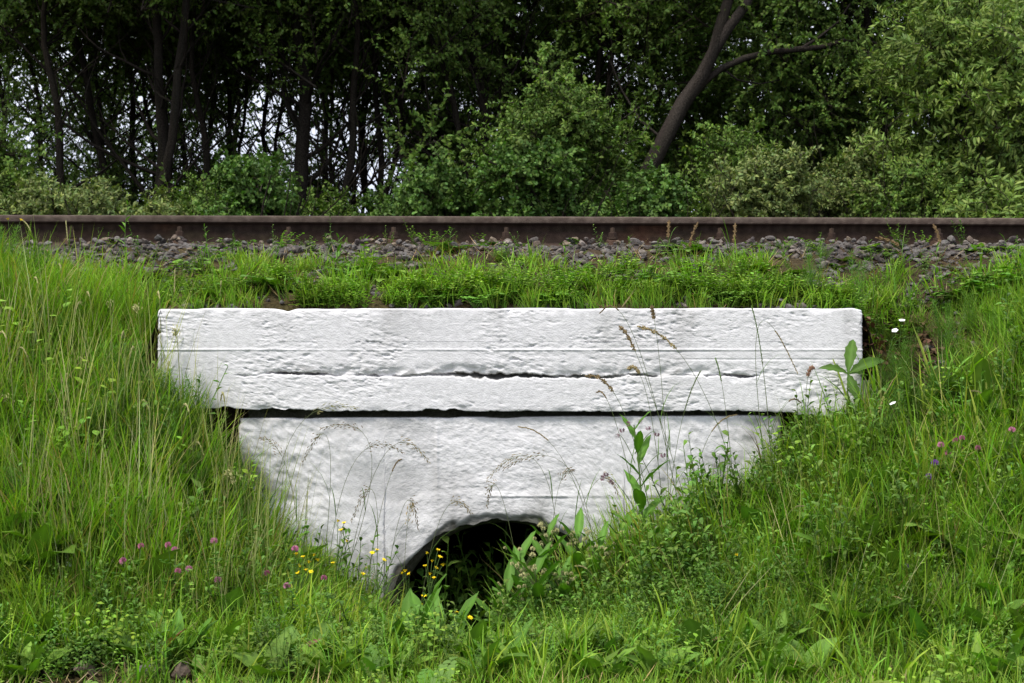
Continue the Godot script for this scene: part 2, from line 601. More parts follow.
func build_headwall() -> void:
	var t := thing("culvert_headwall", "whitewashed rough lower wall with the arched culvert opening", "wall")
	var g := Geo.new()
	var plan := plan_line(-1.13, 1.115, 0.36, 0.02, 0.0055)
	var rows := 172
	for p in plan:
		var along: float = p[0] + p[1] * absf(p[2])
		var dx: float = p[0] - PIPE_X
		var rim := PIPE_R + 0.018 * grain.get_noise_2d(along * 70.0, 44.0) + 0.012 * grain.get_noise_2d(along * 300.0, 54.0)
		var low := -0.3
		if absf(dx) < rim and p[3] > 0.5:
			low = maxf(-0.3, PIPE_Y + sqrt(rim * rim - dx * dx))
		var top := 0.889 + 0.004 * soft.get_noise_2d(along * 100.0, 820.0) - 0.008 * maxf(0.0, grain.get_noise_2d(along * 140.0, 840.0)) + 0.006 * along
		for k in rows:
			var y: float
			var back := 0.0
			if k < 4:
				y = low + 0.012
				back = 0.15 * (4 - k) / 4.0 + 0.01
				if k == 3:
					y = low + 0.002
					back = 0.022
			elif k >= rows - 4:
				y = top
				back = [0.004, 0.012, 0.06, 0.3][k - rows + 4]
			else:
				y = lerpf(low, top - 0.004, float(k - 4) / (rows - 9))
			var f := wall_relief(along, y)
			var out: float = f[0] if k < rows - 2 else 0.0
			var x: float = p[0] - p[2] * (back - out)
			var z: float = p[1] - p[3] * (back - out) - 0.022
			if back > 0.05:
				x = clampf(x, -1.13 + minf(back, 0.03), 1.115 - minf(back, 0.03))
			g.put(Vector3(x, y, z), lime_color(f[1] if k >= 3 else 0.75 + 0.2 * grain.get_noise_2d(along * 200.0, back * 900.0), along, y))
	g.grid(plan.size(), rows, 0, true)
	part("wall_face", g.mesh(true), M.lime, t)
	# the recessed bed of old mortar in the joint under the slab
	g = Geo.new()
	var nx := 160
	for a in nx + 1:
		var x := -1.1 + 2.19 * a / nx
		for b in 5:
			var y := 0.86 + 0.09 * b / 4.0
			g.put(Vector3(x, y, -0.085 + 0.03 * soft.get_noise_2d(x * 200.0, y * 900.0)), Color(0.08, 0.085, 0.06) * (1.0 + 0.4 * grain.get_noise_2d(x * 200.0, y * 200.0)))
	g.grid(nx + 1, 5, 0, true)
	part("mortar_bed", g.mesh(true), M.concrete, t)
	# the concrete pipe
	g = Geo.new()
	var ring := 120
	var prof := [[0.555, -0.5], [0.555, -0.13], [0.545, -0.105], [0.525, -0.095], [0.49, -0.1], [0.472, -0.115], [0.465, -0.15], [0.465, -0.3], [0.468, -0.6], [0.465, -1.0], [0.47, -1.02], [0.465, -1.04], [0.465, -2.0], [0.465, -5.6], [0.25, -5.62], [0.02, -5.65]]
	for a in ring + 1:
		var an := TAU * a / ring
		for q in prof:
			var n := grain.get_noise_3d(cos(an) * 130.0, sin(an) * 130.0, q[1] * 300.0)
			var rr: float = q[0] + 0.007 * n
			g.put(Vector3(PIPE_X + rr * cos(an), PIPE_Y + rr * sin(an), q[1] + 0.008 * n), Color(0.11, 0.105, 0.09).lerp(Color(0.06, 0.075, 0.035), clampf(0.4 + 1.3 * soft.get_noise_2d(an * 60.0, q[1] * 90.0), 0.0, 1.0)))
	g.grid(ring + 1, prof.size(), 0, true)
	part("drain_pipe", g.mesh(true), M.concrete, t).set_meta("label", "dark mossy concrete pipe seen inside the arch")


# ------------------------------------------------------------------ railway

func build_rail() -> void:
	var t := thing("steel_rail", "long rusty brown steel rail lying across the embankment", "rail", Vector3(0, 1.694, RAIL_Z))
	t.rotation = Vector3(0, deg_to_rad(1.2), deg_to_rad(-0.07))
	# half section of a heavy rail, from the foot to the head: [z, y]
	var half := [[0.074, 0.0], [0.075, 0.004], [0.074, 0.0105], [0.062, 0.014], [0.035, 0.021], [0.018, 0.028], [0.0115, 0.04], [0.0095, 0.065], [0.009, 0.09], [0.0098, 0.115], [0.0125, 0.13], [0.018, 0.1355], [0.0345, 0.1425], [0.0368, 0.1455], [0.037, 0.16], [0.0362, 0.171], [0.0325, 0.1765], [0.024, 0.1792], [0.01, 0.1805]]
	var prof := []
	for q in half:
		prof.append(Vector2(q[0], q[1]))
	for k in range(half.size() - 1, -1, -1):
		prof.append(Vector2(-half[k][0], half[k][1]))
	prof.append(prof[0])
	var g := Geo.new()
	var xs := PackedFloat32Array()
	for k in 7:
		xs.append(-60.0 + 9.0 * k)
	for k in 121:
		xs.append(-3.5 + 7.0 * k / 120.0)
	for k in 7:
		xs.append(4.5 + 9.0 * k)
	for x in xs:
		for q in prof:
			var col := Color(0.04, 0.0295, 0.0235)
			var n := soft.get_noise_2d(x * 90.0, q.y * 900.0)
			col = col * (1.0 + 0.25 * n)
			if q.y > 0.14:
				col = Color(0.125, 0.103, 0.092) * (1.0 + 0.25 * soft.get_noise_2d(x * 40.0, 60.0) + 0.2 * grain.get_noise_2d(x * 400.0, q.y * 4000.0))
			elif q.y < 0.03:
				col = Color(0.09, 0.07, 0.058) * (1.0 + 0.3 * n)
			# rust runs
			col = col.lerp(Color(0.16, 0.06, 0.025), 0.25 * clampf(soft.get_noise_2d(x * 150.0, q.y * 200.0 + 55.0) * 3.0 - 1.1, 0.0, 1.0) * float(q.y < 0.13))
			g.put(Vector3(x, q.y, q.x), col)
	g.grid(xs.size(), prof.size(), 0, true)
	part("rail_bar", g.mesh(true), M.rust, t)


func prism(poly: Array, x0: float, x1: float, col: Color) -> Geo:     # outline in z, y pulled along x, closed at both ends
	var g := Geo.new()
	var n := poly.size()
	for k in n:
		var a := g.put(Vector3(x0, poly[k].y, poly[k].x), col)
		g.put(Vector3(x1, poly[k].y, poly[k].x), col)
		var b: Vector2 = poly[(k + 1) % n]
		g.put(Vector3(x0, b.y, b.x), col)
		g.put(Vector3(x1, b.y, b.x), col)
		g.tri(a, a + 1, a + 2)
		g.tri(a + 1, a + 3, a + 2)
	for s in [x0, x1]:
		var f := g.v.size()
		for k in n:
			g.put(Vector3(s, poly[k].y, poly[k].x), col)
		for k in range(1, n - 1):
			g.tri(f, f + k, f + k + 1)
	return g


func build_sleepers() -> void:
	var wood := Geo.new()
	var n := 40
	for a in n + 1:
		var z := 0.58 - 2.7 * a / n
		var jag := 0.006 * grain.get_noise_1d(z * 300.0)
		var ring := [Vector2(-0.115, -0.16), Vector2(-0.12, -0.012), Vector2(-0.11, 0.0), Vector2(-0.04, 0.004), Vector2(0.0, -0.004), Vector2(0.05, 0.003), Vector2(0.11, 0.0), Vector2(0.12, -0.012), Vector2(0.115, -0.16), Vector2(-0.115, -0.16)]
		for q in ring:
			wood.put(Vector3(q.x, q.y + jag * float(q.y > -0.1), z), Color(0.085, 0.07, 0.06) * (1.0 + 0.35 * grain.get_noise_2d(q.x * 900.0, z * 40.0)))
	wood.grid(n + 1, 10, 0, false)
	var f := wood.v.size()
	for k in 10:
		wood.put(wood.v[k], Color(0.1, 0.085, 0.07))
	for k in range(1, 9):
		wood.tri(f, f + k, f + k + 1)
	var wm := wood.mesh(false)
	var plate := prism([Vector2(-0.17, 0.0), Vector2(0.17, 0.0), Vector2(0.165, 0.012), Vector2(0.1, 0.016), Vector2(0.095, 0.022), Vector2(0.08, 0.022), Vector2(0.079, 0.014), Vector2(-0.079, 0.014), Vector2(-0.08, 0.022), Vector2(-0.17, 0.012)], -0.08, 0.08, Color(0.13, 0.1, 0.085)).mesh(false)
	var clip := prism([Vector2(0.028, 0.048), Vector2(0.03, 0.04), Vector2(0.06, 0.03), Vector2(0.1, 0.02), Vector2(0.125, 0.02), Vector2(0.125, 0.05), Vector2(0.09, 0.058), Vector2(0.05, 0.056)], -0.03, 0.03, Color(0.13, 0.09, 0.07)).mesh(false)
	var bolt := Geo.new()
	bolt.tube(PackedVector3Array([Vector3(0, 0.05, 0), Vector3(0, 0.062, 0), Vector3(0, 0.0621, 0)]), PackedFloat32Array([0.03, 0.03, 0.0]), 10, Color(0.075, 0.055, 0.046))
	bolt.tube(PackedVector3Array([Vector3(0, 0.062, 0), Vector3(0, 0.086, 0), Vector3(0, 0.088, 0), Vector3(0, 0.0881, 0)]), PackedFloat32Array([0.022, 0.022, 0.018, 0.0]), 6, Color(0.07, 0.05, 0.04))
	bolt.tube(PackedVector3Array([Vector3(0, 0.088, 0), Vector3(0, 0.112, 0), Vector3(0, 0.114, 0)]), PackedFloat32Array([0.013, 0.012, 0.0]), 8, Color(0.075, 0.055, 0.046))
	var bm := bolt.mesh(false)
	var px := [-28.0, 79.0, 184.6, 291.6, 395.0, 506.0, 611.0, 718.0, 829.0, 936.0, 1043.0]
	for k in px.size():
		var x := at(px[k], 240, RAIL_Z).x
		var where: String = ["cut off by the left edge of the photo", "beneath the tall stalk at the far left of the rail", "behind the leafy sprig left of the slab", "above the left part of the slab", "with a pale plate showing, left of the middle", "below the rail just left of the slab's middle", "just right of the slab's middle", "behind the reddish sorrel sprig", "above the right end of the slab", "behind the brown seed head at the right", "cut off by the right edge of the photo"][k]
		var t := thing("railway_sleeper", "half-buried wooden sleeper, " + where, "sleeper", Vector3(x, 1.672 - 0.0012 * x, RAIL_Z - 0.021 * x), "sleepers under the rail")
		t.rotation.y = deg_to_rad(1.2 + r(-0.8, 0.8))
		part("sleeper_beam", wm, M.wood, t)
		var p := part("base_plate", plate, M.rust, t, Transform3D(Basis(), Vector3(0, 0.004, 0)))
		part("rail_clip", clip, M.rust, p, Transform3D(Basis(), Vector3(0, 0.012, 0)))
		part("rail_clip", clip, M.rust, p, Transform3D(Basis(Vector3.UP, PI), Vector3(0, 0.004, 0)))
		part("bolt", bm, M.rust, p, Transform3D(Basis(Vector3.UP, r(0, 1)), Vector3(0, 0.02, 0.088)))
		part("bolt", bm, M.rust, p, Transform3D(Basis(Vector3.UP, r(0, 1)), Vector3(0, 0.0, -0.092)))


func stone_mesh(col: Color) -> ArrayMesh:
	var g := Geo.new()
	var planes := []
	for k in 9:
		planes.append([Vector3(r(-1, 1), r(-1, 1), r(-1, 1)).normalized(), r(0.45, 0.85)])
	var squash := Vector3(r(0.95, 1.6), r(0.55, 0.9), r(0.8, 1.2))
	var pts := []
	for a in 7:
		for b in 9:
			var th := PI * a / 6.0
			var ph := TAU * b / 9.0 + a * 0.35
			var d := Vector3(sin(th) * cos(ph), cos(th), sin(th) * sin(ph))
			var far := 1.15
			for q in planes:
				var k: float = d.dot(q[0])
				if k > 0.05:
					far = minf(far, q[1] / k)
			pts.append(d * far * squash)
	for a in 6:
		for b in 9:
			var b2 := (b + 1) % 9
			var q := [pts[a * 9 + b], pts[a * 9 + b2], pts[(a + 1) * 9 + b], pts[(a + 1) * 9 + b2]]
			var cc := col * r(0.86, 1.14)
			var f := g.v.size()
			for p in q:
				g.put(p, cc)
			if a > 0:
				g.tri(f, f + 2, f + 1)
			if a < 5:
				g.tri(f + 1, f + 2, f + 3)
	return g.mesh(false)


func build_ballast() -> void:
	var base := Geo.new()
	var nx := 140
	for a in nx + 1:
		var x := -7.0 + 14.0 * a / nx
		for b in 31:
			var z := -4.35 + 3.4 * b / 30.0
			base.put(Vector3(x, bank_height(x, z) + 0.012 * smoothstep(-0.95, -1.15, z) - 0.02 * smoothstep(-1.15, -0.95, z) + 0.012 * grain.get_noise_2d(x * 200.0, z * 200.0), z), Color(0.1, 0.085, 0.08))
	base.grid(nx + 1, 31, 0, true)
	var o := part("ballast_bed", base.mesh(true), M.stone, self)
	tag(o, "bed of crushed grey-purple stone under the rail", "", "", "structure")
	var cols := [Color(0.17, 0.158, 0.15), Color(0.23, 0.22, 0.205), Color(0.12, 0.108, 0.1), Color(0.19, 0.15, 0.12), Color(0.27, 0.22, 0.165), Color(0.18, 0.172, 0.168), Color(0.095, 0.08, 0.078), Color(0.33, 0.29, 0.26), Color(0.15, 0.128, 0.118), Color(0.22, 0.195, 0.17)]
	var meshes := []
	for k in 20:
		meshes.append(stone_mesh(cols[k % 10]))
	var made := 0
	var tries := 0
	while made < 300 and tries < 6000:
		tries += 1
		var x := r(-2.62, 2.62)
		var z := -1.3 + absf(rng.randfn(0.0, 0.17))
		if z > -0.3 or (z > -0.95 and soft.get_noise_2d(x * 200.0, z * 160.0) < 0.05):
			continue
		var s := r(0.012, 0.024)
		var b := Basis.from_euler(Vector3(r(-0.5, 0.5), r(0, TAU), r(-0.5, 0.5))).scaled(Vector3.ONE * s)
		part("stone", meshes[rng.randi() % 20], M.stone, o, Transform3D(b, Vector3(x, bank_height(x, z) + s * r(0.2, 1.3) + 0.02 * smoothstep(-1.0, -1.15, z), z)))
		made += 1
	for v in 6:
		var where := []
		var tint := PackedColorArray()
		for k in (620 if v < 3 else 2200):
			var x := r(-4.6, 4.6)
			var z := -1.3 - absf(rng.randfn(0.0, 0.9))
			if v > 2:
				x = r(-3.0, 3.0)
				z = -1.32 + 1.2 * pow(r(0.0, 1.0), 1.7)
				if z > -0.9 and soft.get_noise_2d(x * 260.0, z * 260.0) < 0.05:
					continue
			if z < -4.2:
				continue
			if absf(z - RAIL_Z) < 0.1:
				continue
			var s := r(0.008, 0.024)
			where.append(Transform3D(Basis.from_euler(Vector3(r(-0.6, 0.6), r(0, TAU), r(-0.6, 0.6))).scaled(Vector3.ONE * s), Vector3(x, bank_height(x, z) + s * r(0.1, 0.6), z)))
			tint.append(Color.WHITE * r(0.75, 1.2))
		scatter("small_stones", "", meshes[v * 3], M.stone, where, tint, o)
	# loose stones at the foot of the picture
	var spots := [[85, 676, 1.44, 0.046, 3, "reddish brown stone in the grass at the bottom left corner"], [150, 680, 1.46, 0.036, 0, "flat grey stone beside the reddish one at the bottom left"], [180, 679, 1.47, 0.042, 13, "brownish stone right of the other verge stones, bottom left"], [22, 680, 1.47, 0.036, 1, "pale grey stone nearest the bottom left corner"], [130, 668, 1.4, 0.015, 4, "small tan pebble above the grey verge stone"], [48, 679, 1.46, 0.022, 6, "dark stone between the pale and the reddish verge stones"]]
	for q in spots:
		var p := at(q[0], q[1], q[2])
		p.y = front_height(p.x, p.z) + q[3] * 0.6
		var st := part("verge_stone", meshes[q[4]], M.stone, self, Transform3D(Basis.from_euler(Vector3(r(-0.3, 0.3), r(0, TAU), r(-0.3, 0.3))).scaled(Vector3.ONE * q[3]), p))
		tag(st, q[5], "stone", "stones on the verge")


# ------------------------------------------------------------------ trees and bushes

func green(c: Color, spread := 0.25) -> Color:
	var k := 1.0 + r(-spread, spread)
	return Color(c.r * k * r(0.85, 1.2), c.g * k, c.b * k * r(0.8, 1.2))


# a leafy branch that leaves the origin along +y: twigs with leaves all along them
func bough(c: Color, leaf_l: float, leaf_w: float, reach: float, twigs: int, per: int, droop: float) -> ArrayMesh:
	var g := Geo.new()
	var bark := Color(0.04, 0.034, 0.026)
	g.tube(PackedVector3Array([Vector3.ZERO, Vector3(0.02, reach * 0.5, 0.01), Vector3(0, reach * 0.9, 0.03)]), PackedFloat32Array([0.011, 0.008, 0.003]), 4, bark)
	for k in twigs:
		var t := (k + 0.5) / twigs
		var p := Vector3(0.02 * sin(t * 3.0), reach * 0.95 * t, 0.01)
		var az := k * 2.4 + r(-0.5, 0.5)
		var dir := Vector3(cos(az), r(0.3, 1.3), sin(az)).normalized()
		var l := reach * r(0.4, 0.75) * (1.1 - 0.55 * t)
		var pts := PackedVector3Array([p])
		for s in 4:
			dir = (dir + Vector3(r(-0.2, 0.2), -droop * r(0.1, 0.35), r(-0.2, 0.2))).normalized()
			pts.append(pts[-1] + dir * l * 0.25)
		g.tube(pts, PackedFloat32Array([0.005, 0.004, 0.003, 0.002, 0.001]), 3, bark)
		var tone := r(0.75, 1.25)
		for s in per:
			var u := 0.12 + 0.9 * (s + r(0.0, 0.8)) / per
			var seg := mini(int(u * 4.0), 3)
			var q := pts[seg].lerp(pts[seg + 1], clampf(u * 4.0 - seg, 0.0, 1.0))
			var td := (pts[seg + 1] - pts[seg]).normalized()
			var side := td.cross(Vector3(r(-1, 1), r(-0.4, 1), r(-1, 1))).normalized()
			var ld := (td * r(0.2, 0.9) + side * r(0.6, 1.0) - Vector3(0, droop * r(0.0, 0.6), 0)).normalized()
			var face := (Vector3(r(-0.9, 0.9), 1.0, r(-0.9, 0.9)) - ld * ld.y).normalized()
			g.leaflet(q, ld, face, leaf_l * r(0.65, 1.2), leaf_w * r(0.75, 1.15), green(c * tone, 0.2), r(0.0, 0.35))
	return g.mesh(false)


var boughs := {}


func build_boughs() -> void:
	boughs.dark = []
	boughs.mid = []
	boughs.willow = []
	boughs.pale = []
	boughs.broad = []
	for k in 4:
		boughs.dark.append(bough(Color(0.105, 0.18, 0.034), 0.05, 0.026, 0.95, 18, 30, 0.35))
		boughs.mid.append(bough(Color(0.105, 0.178, 0.034), 0.05, 0.024, 0.8, 18, 30, 0.3))
		boughs.willow.append(bough(Color(0.14, 0.215, 0.045), 0.085, 0.021, 0.8, 16, 26, 0.75))
		boughs.pale.append(bough(Color(0.165, 0.215, 0.07), 0.055, 0.02, 0.5, 16, 24, 0.15))
		boughs.broad.append(bough(Color(0.082, 0.155, 0.034), 0.052, 0.034, 0.6, 16, 26, 0.2))


func crown(parent: Node3D, kind: String, where: Array, tint: PackedColorArray) -> void:
	for v in 4:
		var w := []
		var c := PackedColorArray()
		for k in range(v, where.size(), 4):
			w.append(where[k])
			c.append(tint[k])
		if w.size():
			scatter("crown", "", boughs[kind][v], M.tree_leaf, w, c, parent)


func limb(g: Geo, from: Vector3, dir: Vector3, l: float, rad: float, depth: int, tips: Array, lift := 0.25) -> void:
	var pts := PackedVector3Array([from])
	var radii := PackedFloat32Array([rad])
	var n := 7
	for k in n:
		dir = (dir + Vector3(r(-0.22, 0.22), lift * r(0.0, 0.5), r(-0.22, 0.22))).normalized()
		pts.append(pts[-1] + dir * l / n)
		radii.append(rad * (1.0 - 0.75 * (k + 1) / n))
	g.tube(pts, radii, 6 if rad > 0.03 else 4, Color(0.045, 0.038, 0.031), 0.08, rng)
	tips.append([pts[-1], dir])
	if l > 1.0:
		tips.append([pts[4], dir])
	if depth > 0:
		for k in 2 + int(r(0, 2)):
			var a := 2 + rng.randi() % 5
			var d2 := (dir + Vector3(r(-1, 1), r(-0.1, 0.9), r(-1, 1))).normalized()
			limb(g, pts[a], d2, l * r(0.4, 0.7), radii[a] * 0.65, depth - 1, tips, lift)


# stems: list of [px at the rail, px at the top of the frame, width in px]; all at the depth z
func tree(label: String, stems: Array, z: float, kind := "dark", top := 9.5, leaves := 80, low := 3.0, spread := 1.7, called := "tree") -> Node3D:
	var d := EYE.z - z
	var root := Vector3((stems[0][0] - 512.0) / FOCAL * d, bank_height(0, z) - 0.1, z)
	var t := thing(called, label, "tree", root, "trees of the belt behind the railway")
	var g := Geo.new()
	var tips := []
	for s in stems:
		var y_rail := at(0, 215, z).y
		var y_top := at(0, 0, z).y
		var xa: float = (s[0] - 512.0) / FOCAL * d - root.x
		var xb: float = (s[1] - 512.0) / FOCAL * d - root.x
		var rad: float = s[2] * 0.5 / FOCAL * d
		var slope: float = (xb - xa) / (y_top - y_rail)
		var pts := PackedVector3Array()
		var radii := PackedFloat32Array()
		var ph := r(0, TAU)
		var zl := r(-0.12, 0.12)
		for k in 23:
			var u := k / 22.0
			var y := (top - root.y) * u
			var yy := y + root.y
			var x := xa + slope * (yy - y_rail)
			if yy < y_rail:
				x = lerpf(xa, xa + slope * (yy - y_rail), 0.4)
			if yy > y_top:
				x = xb + slope * (yy - y_top) * 0.5
			x += 0.07 * sin(y * 1.7 + ph) + 0.03 * sin(y * 4.1 + ph * 2.0)
			pts.append(Vector3(x, y, zl * y + 0.06 * sin(y * 1.3 + ph)))
			radii.append(rad * (1.25 - 0.25 * minf(u * 5.0, 1.0)) * pow(1.0 - u * 0.93, 0.8))
		g.tube(pts, radii, 9, Color(0.045, 0.038, 0.031), 0.07, rng)
		for k in range(5, 22):
			for q in (2 if k > 8 else 1):
				var az := r(0, TAU)
				var l := r(0.7, 1.9) * (1.2 - k / 26.0)
				limb(g, pts[k], Vector3(cos(az), r(0.35, 1.1), sin(az)).normalized(), l, maxf(radii[k] * 0.4, 0.012), 1, tips)
	part("trunk", g.mesh(true), M.bark, t)
	var where := []
	var tint := PackedColorArray()
	for k in leaves:
		var p: Vector3
		var dir: Vector3
		if k % 3 == 0 and tips.size():
			var q: Array = tips[rng.randi() % tips.size()]
			p = q[0]
			dir = q[1] + Vector3(r(-0.5, 0.5), r(-0.6, 0.5), r(-0.5, 0.5))
		else:
			var a := r(0, TAU)
			var u := r(0.0, 1.0)
			var wide := spread * sqrt(r(0.1, 1.0)) * (0.75 + 0.5 * sin(PI * clampf(u, 0.0, 1.0)))
			p = Vector3(wide * cos(a), lerpf(low, top, u) - root.y, wide * sin(a))
			dir = Vector3(cos(a), r(-0.4, 0.7), sin(a))
		if p.y + root.y < low * 0.95 and r(0, 1) < 0.42 or p.y + root.y < low * 0.58:
			continue
		where.append(Transform3D(frame(dir, Vector3(r(-1, 1), r(-1, 1), r(-1, 1)), r(0.8, 1.3)), p))
		tint.append(Color(1, 1, 1) * r(0.7, 1.3))
	crown(t, kind, where, tint)
	return t


func bush(label: String, px: float, py: float, wide: float, z: float, kind: String, n: int, group := "bushes along the far side of the railway", called := "bush", hang := 0.0) -> void:
	var d := EYE.z - z
	var y0 := bank_height(0, z)
	var c := at(px, py, z)
	var t := thing(called, label, "bush" if called == "bush" else "tree", Vector3(c.x, y0, z), group)
	var high := c.y - y0
	var rad := wide * 0.5 / FOCAL * d
	var g := Geo.new()
	var where := []
	var tint := PackedColorArray()
	for k in 9:
		var a := r(0, TAU)
		var tips := []
		limb(g, Vector3(r(-0.12, 0.12), -0.1, r(-0.12, 0.12)), Vector3(cos(a) * r(0.1, 0.5) * rad / high * 1.6, 1.0, sin(a) * r(0.1, 0.5)).normalized(), high * r(0.6, 0.92), r(0.015, 0.03), 1, tips, 0.4)
	part("stems", g.mesh(true), M.bark, t).set_meta("kind", "stuff")
	# lumps of different size make the outline uneven
	var lumps := []
	for k in 7:
		var a := r(0, TAU)
		var u := r(0.25, 0.85)
		lumps.append([Vector3(cos(a) * rad * r(0.3, 0.7), high * u, sin(a) * rad * r(0.3, 0.7) * 0.8), r(0.3, 0.5) * minf(rad, high)])
	lumps.append([Vector3(0, high * 0.45, 0), 0.5 * minf(rad, high)])
	lumps.append([Vector3(r(-0.2, 0.2) * rad, high * 0.78, 0), 0.3 * minf(rad, high)])
	var size: float = 0.45 if kind == "pale" else 0.7
	for k in n:
		var q: Array = lumps[rng.randi() % lumps.size()]
		var dir := Vector3(rng.randfn(), rng.randfn() * 0.8 + 0.25, rng.randfn()).normalized()
		var p: Vector3 = q[0] + dir * q[1] * r(0.35, 1.3)
		p.x = clampf(p.x, -rad * 1.05, rad * 1.05)
		p.y = clampf(p.y, 0.1, high)
		dir = (dir + Vector3(0, 0.35 - hang, 0)).normalized()
		where.append(Transform3D(frame(dir, Vector3(r(-1, 1), r(-1, 1), r(-1, 1)), r(0.6, 1.0)), p - dir * size * 0.5))
		tint.append(Color(1, 1, 1) * r(0.75, 1.25))
	crown(t, kind, where, tint)


func build_trees() -> void:
	build_boughs()
	var rows := [
		["thin dark sapling trunk nearest the left edge, sky gap beside it", [[8, 6, 6]], -11.0, "dark"],
		["slim straight trunk second from the left edge of the wood", [[36, 27, 7]], -12.5, "mid"],
		["dark trunk behind the low pale bushes at the left", [[62, 58, 10]], -9.6, "dark"],
		["trunk leaning to the left over the low pale bushes", [[112, 74, 10]], -10.8, "mid"],
		["straight trunk close to the left of the thick forked one", [[128, 118, 9]], -13.2, "dark"],
		["thick dark forked trunk with two limbs, left part of the wood", [[161, 147, 14], [165, 190, 12]], -9.2, "dark"],
		["crooked slim trunk beside the thick forked one", [[190, 165, 7]], -11.6, "mid"],
		["slim trunk rising behind the left flank of the round bush", [[208, 205, 9]], -10.2, "mid"],
		["thin bent trunk above the top of the round bush", [[228, 236, 6], [246, 252, 5]], -13.6, "dark"],
		["very thick black trunk behind the right flank of the round bush", [[293, 300, 20]], -9.6, "dark"],
		["dark trunk at the left of the bright sky gap", [[345, 349, 11]], -9.4, "dark"],
		["slanting slim trunk inside the bright sky gap", [[352, 322, 6], [370, 352, 6]], -12.4, "mid"],
		["trunk at the right of the bright sky gap, fanning upwards", [[384, 364, 8], [390, 402, 7]], -10.6, "mid"],
		["pair of thin slanting stems right of the sky gap", [[412, 395, 6], [420, 430, 5]], -13.8, "dark"],
		["stout dark trunk with an oblique limb, middle of the wood", [[478, 482, 14], [474, 425, 8]], -9.8, "dark"],
		["trunk close to the right of the stout middle one", [[503, 508, 12]], -11.2, "mid"],
		["slim trunk behind the tall bush in the middle", [[545, 540, 8]], -13.0, "dark"],
		["pair of dark upright trunks above the tall middle bush", [[592, 594, 9], [600, 609, 8]], -10.4, "mid"],
		["slim trunk behind the big leaning one", [[690, 696, 8]], -12.8, "dark"],
		["slender trunk right of the big leaning one", [[742, 735, 7]], -13.4, "dark"],
		["thin trunk under the horizontal branch of the leaning tree", [[790, 783, 8]], -11.4, "mid"],
		["trunk behind the pale grey-green bush", [[838, 842, 8]], -10.4, "dark"],
		["dark trunk at the left flank of the big bright willow", [[882, 872, 11]], -9.6, "dark"],
		["trunk hidden among the leaves of the big bright willow", [[940, 946, 10]], -11.8, "dark"],
		["thin upright stem between the leaning and the straight left trunks", [[92, 96, 6], [98, 108, 5]], -11.4, "dark", 50],
		["very thin stem just left of the thick forked trunk", [[148, 140, 5]], -12.0, "mid", 40],
		["thin stem between the forked trunk's two limbs", [[172, 171, 6]], -11.0, "dark", 40],
		["pair of thin stems above the left flank of the round bush", [[220, 214, 6], [224, 232, 6]], -12.2, "dark", 50],
		["thin stem above the right half of the round bush", [[272, 268, 6], [280, 284, 5]], -12.6, "mid", 45],
		["thin stem just left of the bright sky gap", [[322, 316, 7], [328, 332, 5]], -11.2, "dark", 45],
		["thin stems crossing inside the bright sky gap", [[360, 388, 5], [376, 344, 5]], -13.0, "dark", 40],
		["thin upright stem between the sky gap and the stout trunk", [[432, 428, 7]], -11.6, "dark", 45],
		["very thin pair of stems left of the stout middle trunk", [[452, 446, 6], [460, 466, 5]], -12.6, "mid", 45],
		["thin stem right behind the stout middle trunk's neighbour", [[524, 528, 7]], -12.2, "dark", 50],
		["last trunk at the right edge of the wood", [[1010, 1000, 12]], -10.4, "dark"],
	]
	for q in rows:
		tree("tree, " + q[0], q[1], q[2], q[3], r(7.2, 8.8), q[4] if q.size() > 4 else (62 if q[1][0][0] < 530 else 84), 4.7 if q[1][0][0] < 530 else 3.4, 1.8)
	# the back edge of the wood, leafy down to the ground
	var back := [[-8.6, "at its far left end"], [-6.5, "behind the low pale bushes"], [-4.6, "behind the thick forked trunk"], [-2.9, "left of the bright sky gap"], [0.4, "behind the stout middle trunk"], [2.2, "behind the tall middle bush"], [4.1, "behind the leaning tree"], [6.3, "behind the pale grey-green bushes"], [8.4, "at its far right end"]]
	for q in back:
		tree("leafy tree at the back edge of the wood, " + q[1], [[512.0 + q[0] * FOCAL / 22.8, 512.0 + (q[0] + r(-0.3, 0.3)) * FOCAL / 22.8, 9]], -17.0 + r(-0.7, 0.7), "mid" if q[0] > 0 else "dark", 8.0, 58 if q[0] < 0.0 else 84, 2.6, 1.9)
	# the wood goes on past both ends of the picture
	for q in [[-9.6, -11.0, "past the left edge, front"], [-11.8, -14.0, "past the left edge, middle"], [-13.5, -10.5, "past the left edge, farthest out"], [10.2, -10.6, "past the right edge, front"], [12.4, -13.5, "past the right edge, middle"]]:
		var d: float = EYE.z - q[1]
		tree("leafy tree where the wood goes on, " + q[2], [[512.0 + q[0] * FOCAL / d, 512.0 + (q[0] + 0.1) * FOCAL / d, 11]], q[1], "mid", 8.5, 110, 2.2, 2.0)
	# the big leaning tree with the level branch
	var z := -8.6
	var t := thing("leaning_tree", "big brown tree trunk leaning right with a long level branch", "tree", Vector3(at(612, 300, z).x, bank_height(0, z) - 0.1, z), "trees of the belt behind the railway")
	var g := Geo.new()
